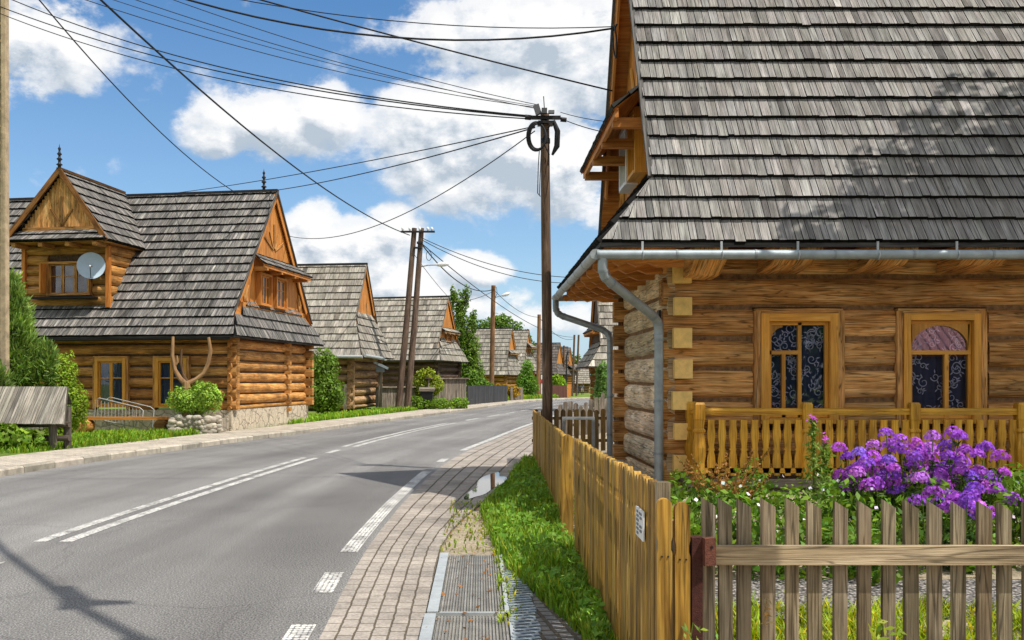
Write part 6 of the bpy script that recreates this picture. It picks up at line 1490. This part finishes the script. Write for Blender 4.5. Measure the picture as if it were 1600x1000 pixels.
# ------------------------------------------------------------------ sky, sun, camera
SUN = V((.52, -.31, 1.0)).normalized()
def sky():
    w = bpy.data.worlds.new('World'); scn.world = w; w.use_nodes = True; nt = w.node_tree; nt.nodes.clear()
    out = nt.nodes.new('ShaderNodeOutputWorld'); bg = nt.nodes.new('ShaderNodeBackground'); st = nt.nodes.new('ShaderNodeTexSky'); st.sky_type = 'NISHITA'; st.sun_disc = False
    st.sun_elevation = math.asin(SUN.z); st.sun_rotation = math.atan2(SUN.x, SUN.y); st.altitude = 700; st.air_density = 1.0; st.dust_density = .6; st.ozone_density = 2.0
    hs = nt.nodes.new('ShaderNodeHueSaturation'); hs.inputs['Saturation'].default_value = SKY_SAT; hs.inputs['Value'].default_value = 1.0; link(nt, st.outputs[0], hs.inputs['Color'])
    link(nt, hs.outputs[0], bg.inputs[0]); bg.inputs[1].default_value = SKY_STR
    # clouds: density group evaluated twice (second time a little towards the sun) for shading
    g = bpy.data.node_groups.new('cloud_density', 'ShaderNodeTree'); g.interface.new_socket('Dir', in_out='INPUT', socket_type='NodeSocketVector'); g.interface.new_socket('Density', in_out='OUTPUT', socket_type='NodeSocketFloat')
    gi = g.nodes.new('NodeGroupInput'); go = g.nodes.new('NodeGroupOutput')
    def vm(op, a, b=None, tree=g):
        n = tree.nodes.new('ShaderNodeVectorMath'); n.operation = op
        for i, x in enumerate((a, b)):
            if x is None: continue
            if isinstance(x, tuple): n.inputs[i].default_value = x
            else: tree.links.new(x, n.inputs[i])
        return n
    def mt(op, a, b=None, c=None, tree=g, clamp=False):
        n = tree.nodes.new('ShaderNodeMath'); n.operation = op; n.use_clamp = clamp
        for i, x in enumerate((a, b, c)):
            if x is None: continue
            if isinstance(x, (int, float)): n.inputs[i].default_value = x
            else: tree.links.new(x, n.inputs[i])
        return n.outputs[0]
    nz = g.nodes.new('ShaderNodeTexNoise'); nz.inputs['Scale'].default_value = 11; nz.inputs['Detail'].default_value = 10; nz.inputs['Roughness'].default_value = .6; g.links.new(vm('MULTIPLY', gi.outputs[0], (1, 1, 1.7)).outputs[0], nz.inputs['Vector'])
    nz2 = g.nodes.new('ShaderNodeTexNoise'); nz2.inputs['Scale'].default_value = 34; nz2.inputs['Detail'].default_value = 7; nz2.inputs['Roughness'].default_value = .62; g.links.new(vm('MULTIPLY', gi.outputs[0], (1, 1, 1.3)).outputs[0], nz2.inputs['Vector'])
    nf = mt('ADD', mt('SUBTRACT', nz.outputs['Fac'], .5), mt('MULTIPLY', mt('SUBTRACT', nz2.outputs['Fac'], .5), .42))
    # blobs given as azimuth / elevation (deg) with half widths, amplitude
    best = None
    for az, el, ra, re, am in CLOUDS:
        a, e = R(az), R(el); d = (math.sin(a) * math.cos(e), math.cos(a) * math.cos(e), math.sin(e)); rt = (math.cos(a), -math.sin(a), 0.0); up = (-math.sin(a) * math.sin(e), -math.cos(a) * math.sin(e), math.cos(e))
        dx = mt('DIVIDE', vm('DOT_PRODUCT', gi.outputs[0], rt).outputs['Value'], R(ra)); du = mt('DIVIDE', vm('DOT_PRODUCT', gi.outputs[0], up).outputs['Value'], R(re)); fr = mt('GREATER_THAN', vm('DOT_PRODUCT', gi.outputs[0], d).outputs['Value'], 0.0)
        q = mt('SQRT', mt('ADD', mt('MULTIPLY', dx, dx), mt('MULTIPLY', du, du))); v = mt('MULTIPLY', mt('MULTIPLY', mt('SUBTRACT', 1.0, q, clamp=True), fr), am)
        best = v if best is None else mt('SMOOTH_MAX', best, v, .12)
    # dense cloud outside the view, added as fill light for the shaded facade
    n2 = g.nodes.new('ShaderNodeTexNoise'); n2.inputs['Scale'].default_value = 2.3; n2.inputs['Detail'].default_value = 3; g.links.new(vm('MULTIPLY', gi.outputs[0], (1, 1, 2.2)).outputs[0], n2.inputs['Vector'])
    sep = g.nodes.new('ShaderNodeSeparateXYZ'); g.links.new(gi.outputs[0], sep.inputs[0])
    back = mt('MULTIPLY', mt('SUBTRACT', n2.outputs['Fac'], .30), mt('SUBTRACT', 1.0, mt('SUBTRACT', mt('MULTIPLY', sep.outputs['Y'], 3.0), 1.4, clamp=True))); back = mt('MULTIPLY', back, 2.6)
    best = mt('MAXIMUM', best, back)
    g.links.new(mt('ADD', best, mt('MULTIPLY', nf, mt('ADD', mt('MULTIPLY', best, 2.0), .55))), go.inputs[0])
    tc = nt.nodes.new('ShaderNodeTexCoord'); nr = vm('NORMALIZE', tc.outputs['Generated'], None, nt)
    g1 = nt.nodes.new('ShaderNodeGroup'); g1.node_tree = g; link(nt, nr.outputs[0], g1.inputs[0])
    sh = vm('ADD', nr.outputs[0], (.008, -.002, .017), nt); g2 = nt.nodes.new('ShaderNodeGroup'); g2.node_tree = g; link(nt, sh.outputs[0], g2.inputs[0])
    den = ramp(nt, g1.outputs[0], [(.13, 0.0), (.34, .9), (.5, 1.0)]); den.color_ramp.interpolation = 'EASE'
    lit = mt('SUBTRACT', g2.outputs[0], g1.outputs[0], None, nt); lit = mt('MULTIPLY_ADD', lit, -1.9, .84, nt)
    lit = mt('SUBTRACT', lit, mt('MULTIPLY', g2.outputs[0], .40, None, nt), None, nt)
    cc = ramp(nt, lit, [(.0, (.50, .58, .67)), (.30, (.66, .72, .79)), (.58, (.80, .84, .89)), (.95, (1.0, 1.0, 1.0))])
    cb = nt.nodes.new('ShaderNodeBackground'); link(nt, cc.outputs[0], cb.inputs[0]); cb.inputs[1].default_value = CLOUD_STR
    # pale haze along the horizon
    s2 = nt.nodes.new('ShaderNodeSeparateXYZ'); link(nt, nr.outputs[0], s2.inputs[0]); hz = ramp(nt, s2.outputs['Z'], [(0.0, .85), (.06, .6), (.14, .32), (.36, .06)])
    hb = nt.nodes.new('ShaderNodeBackground'); hb.inputs[0].default_value = (.55, .77, 1.0, 1); hb.inputs[1].default_value = .82
    m0 = nt.nodes.new('ShaderNodeMixShader'); link(nt, hz.outputs[0], m0.inputs[0]); link(nt, bg.outputs[0], m0.inputs[1]); link(nt, hb.outputs[0], m0.inputs[2])
    m1 = nt.nodes.new('ShaderNodeMixShader'); link(nt, den.outputs[0], m1.inputs[0]); link(nt, m0.outputs[0], m1.inputs[1]); link(nt, cb.outputs[0], m1.inputs[2]); link(nt, m1.outputs[0], out.inputs[0])
    w.cycles.sampling_method = 'MANUAL'; w.cycles.sample_map_resolution = 512
SKY_STR, SKY_SAT, CLOUD_STR, SUN_STR = .15, 1.28, 1.0, 4.9
CLOUDS = [   # azimuth, elevation, half widths (degrees), weight
    (-25.33, 17.84, 5.47, 4.49, 0.81),
    (-12.41, 14.56, 6.0, 2.8, 0.80),
    (-14.93, 13.72, 3.4, 2.0, 0.72),
    (-9.46, 15.23, 3.6, 2.5, 0.72),
    (-2.29, 14.17, 5.47, 4.28, 0.97),
    (1.91, 14.17, 7.14, 5.13, 1.03),
    (5.71, 12.49, 6.30, 4.70, 0.97),
    (0.38, 11.46, 5.88, 2.56, 0.76),
    (4.19, 19.88, 12.61, 3.43, 0.81),
    (9.46, 17.31, 8.40, 5.13, 0.86),
    (-9.65, 8.56, 2.61, 2.65, 0.97),
    (-7.22, 7.31, 5.47, 3.20, 0.97),
    (-5.14, 8.65, 2.52, 2.14, 0.92),
    (-10.57, 6.88, 2.52, 2.14, 0.86),
    (-0.19, 6.43, 2.94, 1.71, 0.86),
    (-1.91, 4.72, 7.99, 1.93, 0.65),
    (3.81, 3.58, 6.72, 1.71, 0.49),
    (-4.95, 5.84, 4.20, 2.14, 0.76),
]

def camera_light():
    cd = bpy.data.cameras.new('Camera'); cam = bpy.data.objects.new('Camera', cd); COL.objects.link(cam); cam.location = (0, 0, 1.6); cam.rotation_euler = (R(90), 0, 0)
    cd.sensor_width = 36; cd.lens = 33.75; cd.shift_x = .03125; cd.shift_y = .05875; cd.clip_end = 4000; cd.clip_start = .05; scn.camera = cam
    sl = bpy.data.lights.new('Sun', 'SUN'); so = bpy.data.objects.new('Sun', sl); COL.objects.link(so); sl.energy = SUN_STR; sl.angle = R(.55); sl.color = (1.0, .945, .86)
    so.rotation_euler = (-SUN).to_track_quat('-Z', 'Y').to_euler(); so.location = (20, -15, 40)
    scn.view_settings.view_transform = 'Standard'; scn.view_settings.look = 'None'; scn.view_settings.exposure = 0; scn.view_settings.gamma = 1
    scn.render.engine = 'CYCLES'; c = scn.cycles; c.use_denoising = True; c.max_bounces = 6; c.diffuse_bounces = 3; c.glossy_bounces = 3; c.transmission_bounces = 3; c.transparent_max_bounces = 10; c.caustics_reflective = False; c.caustics_refractive = False; c.sample_clamp_indirect = 6
build_materials()
setting(); grates(); fences(); shelter(); planter()
house_near(); house_dormer(); row_houses()
poles(); cables(); lane_shadow_caster(); small_things(); people(); vegetation()
sky(); camera_light()
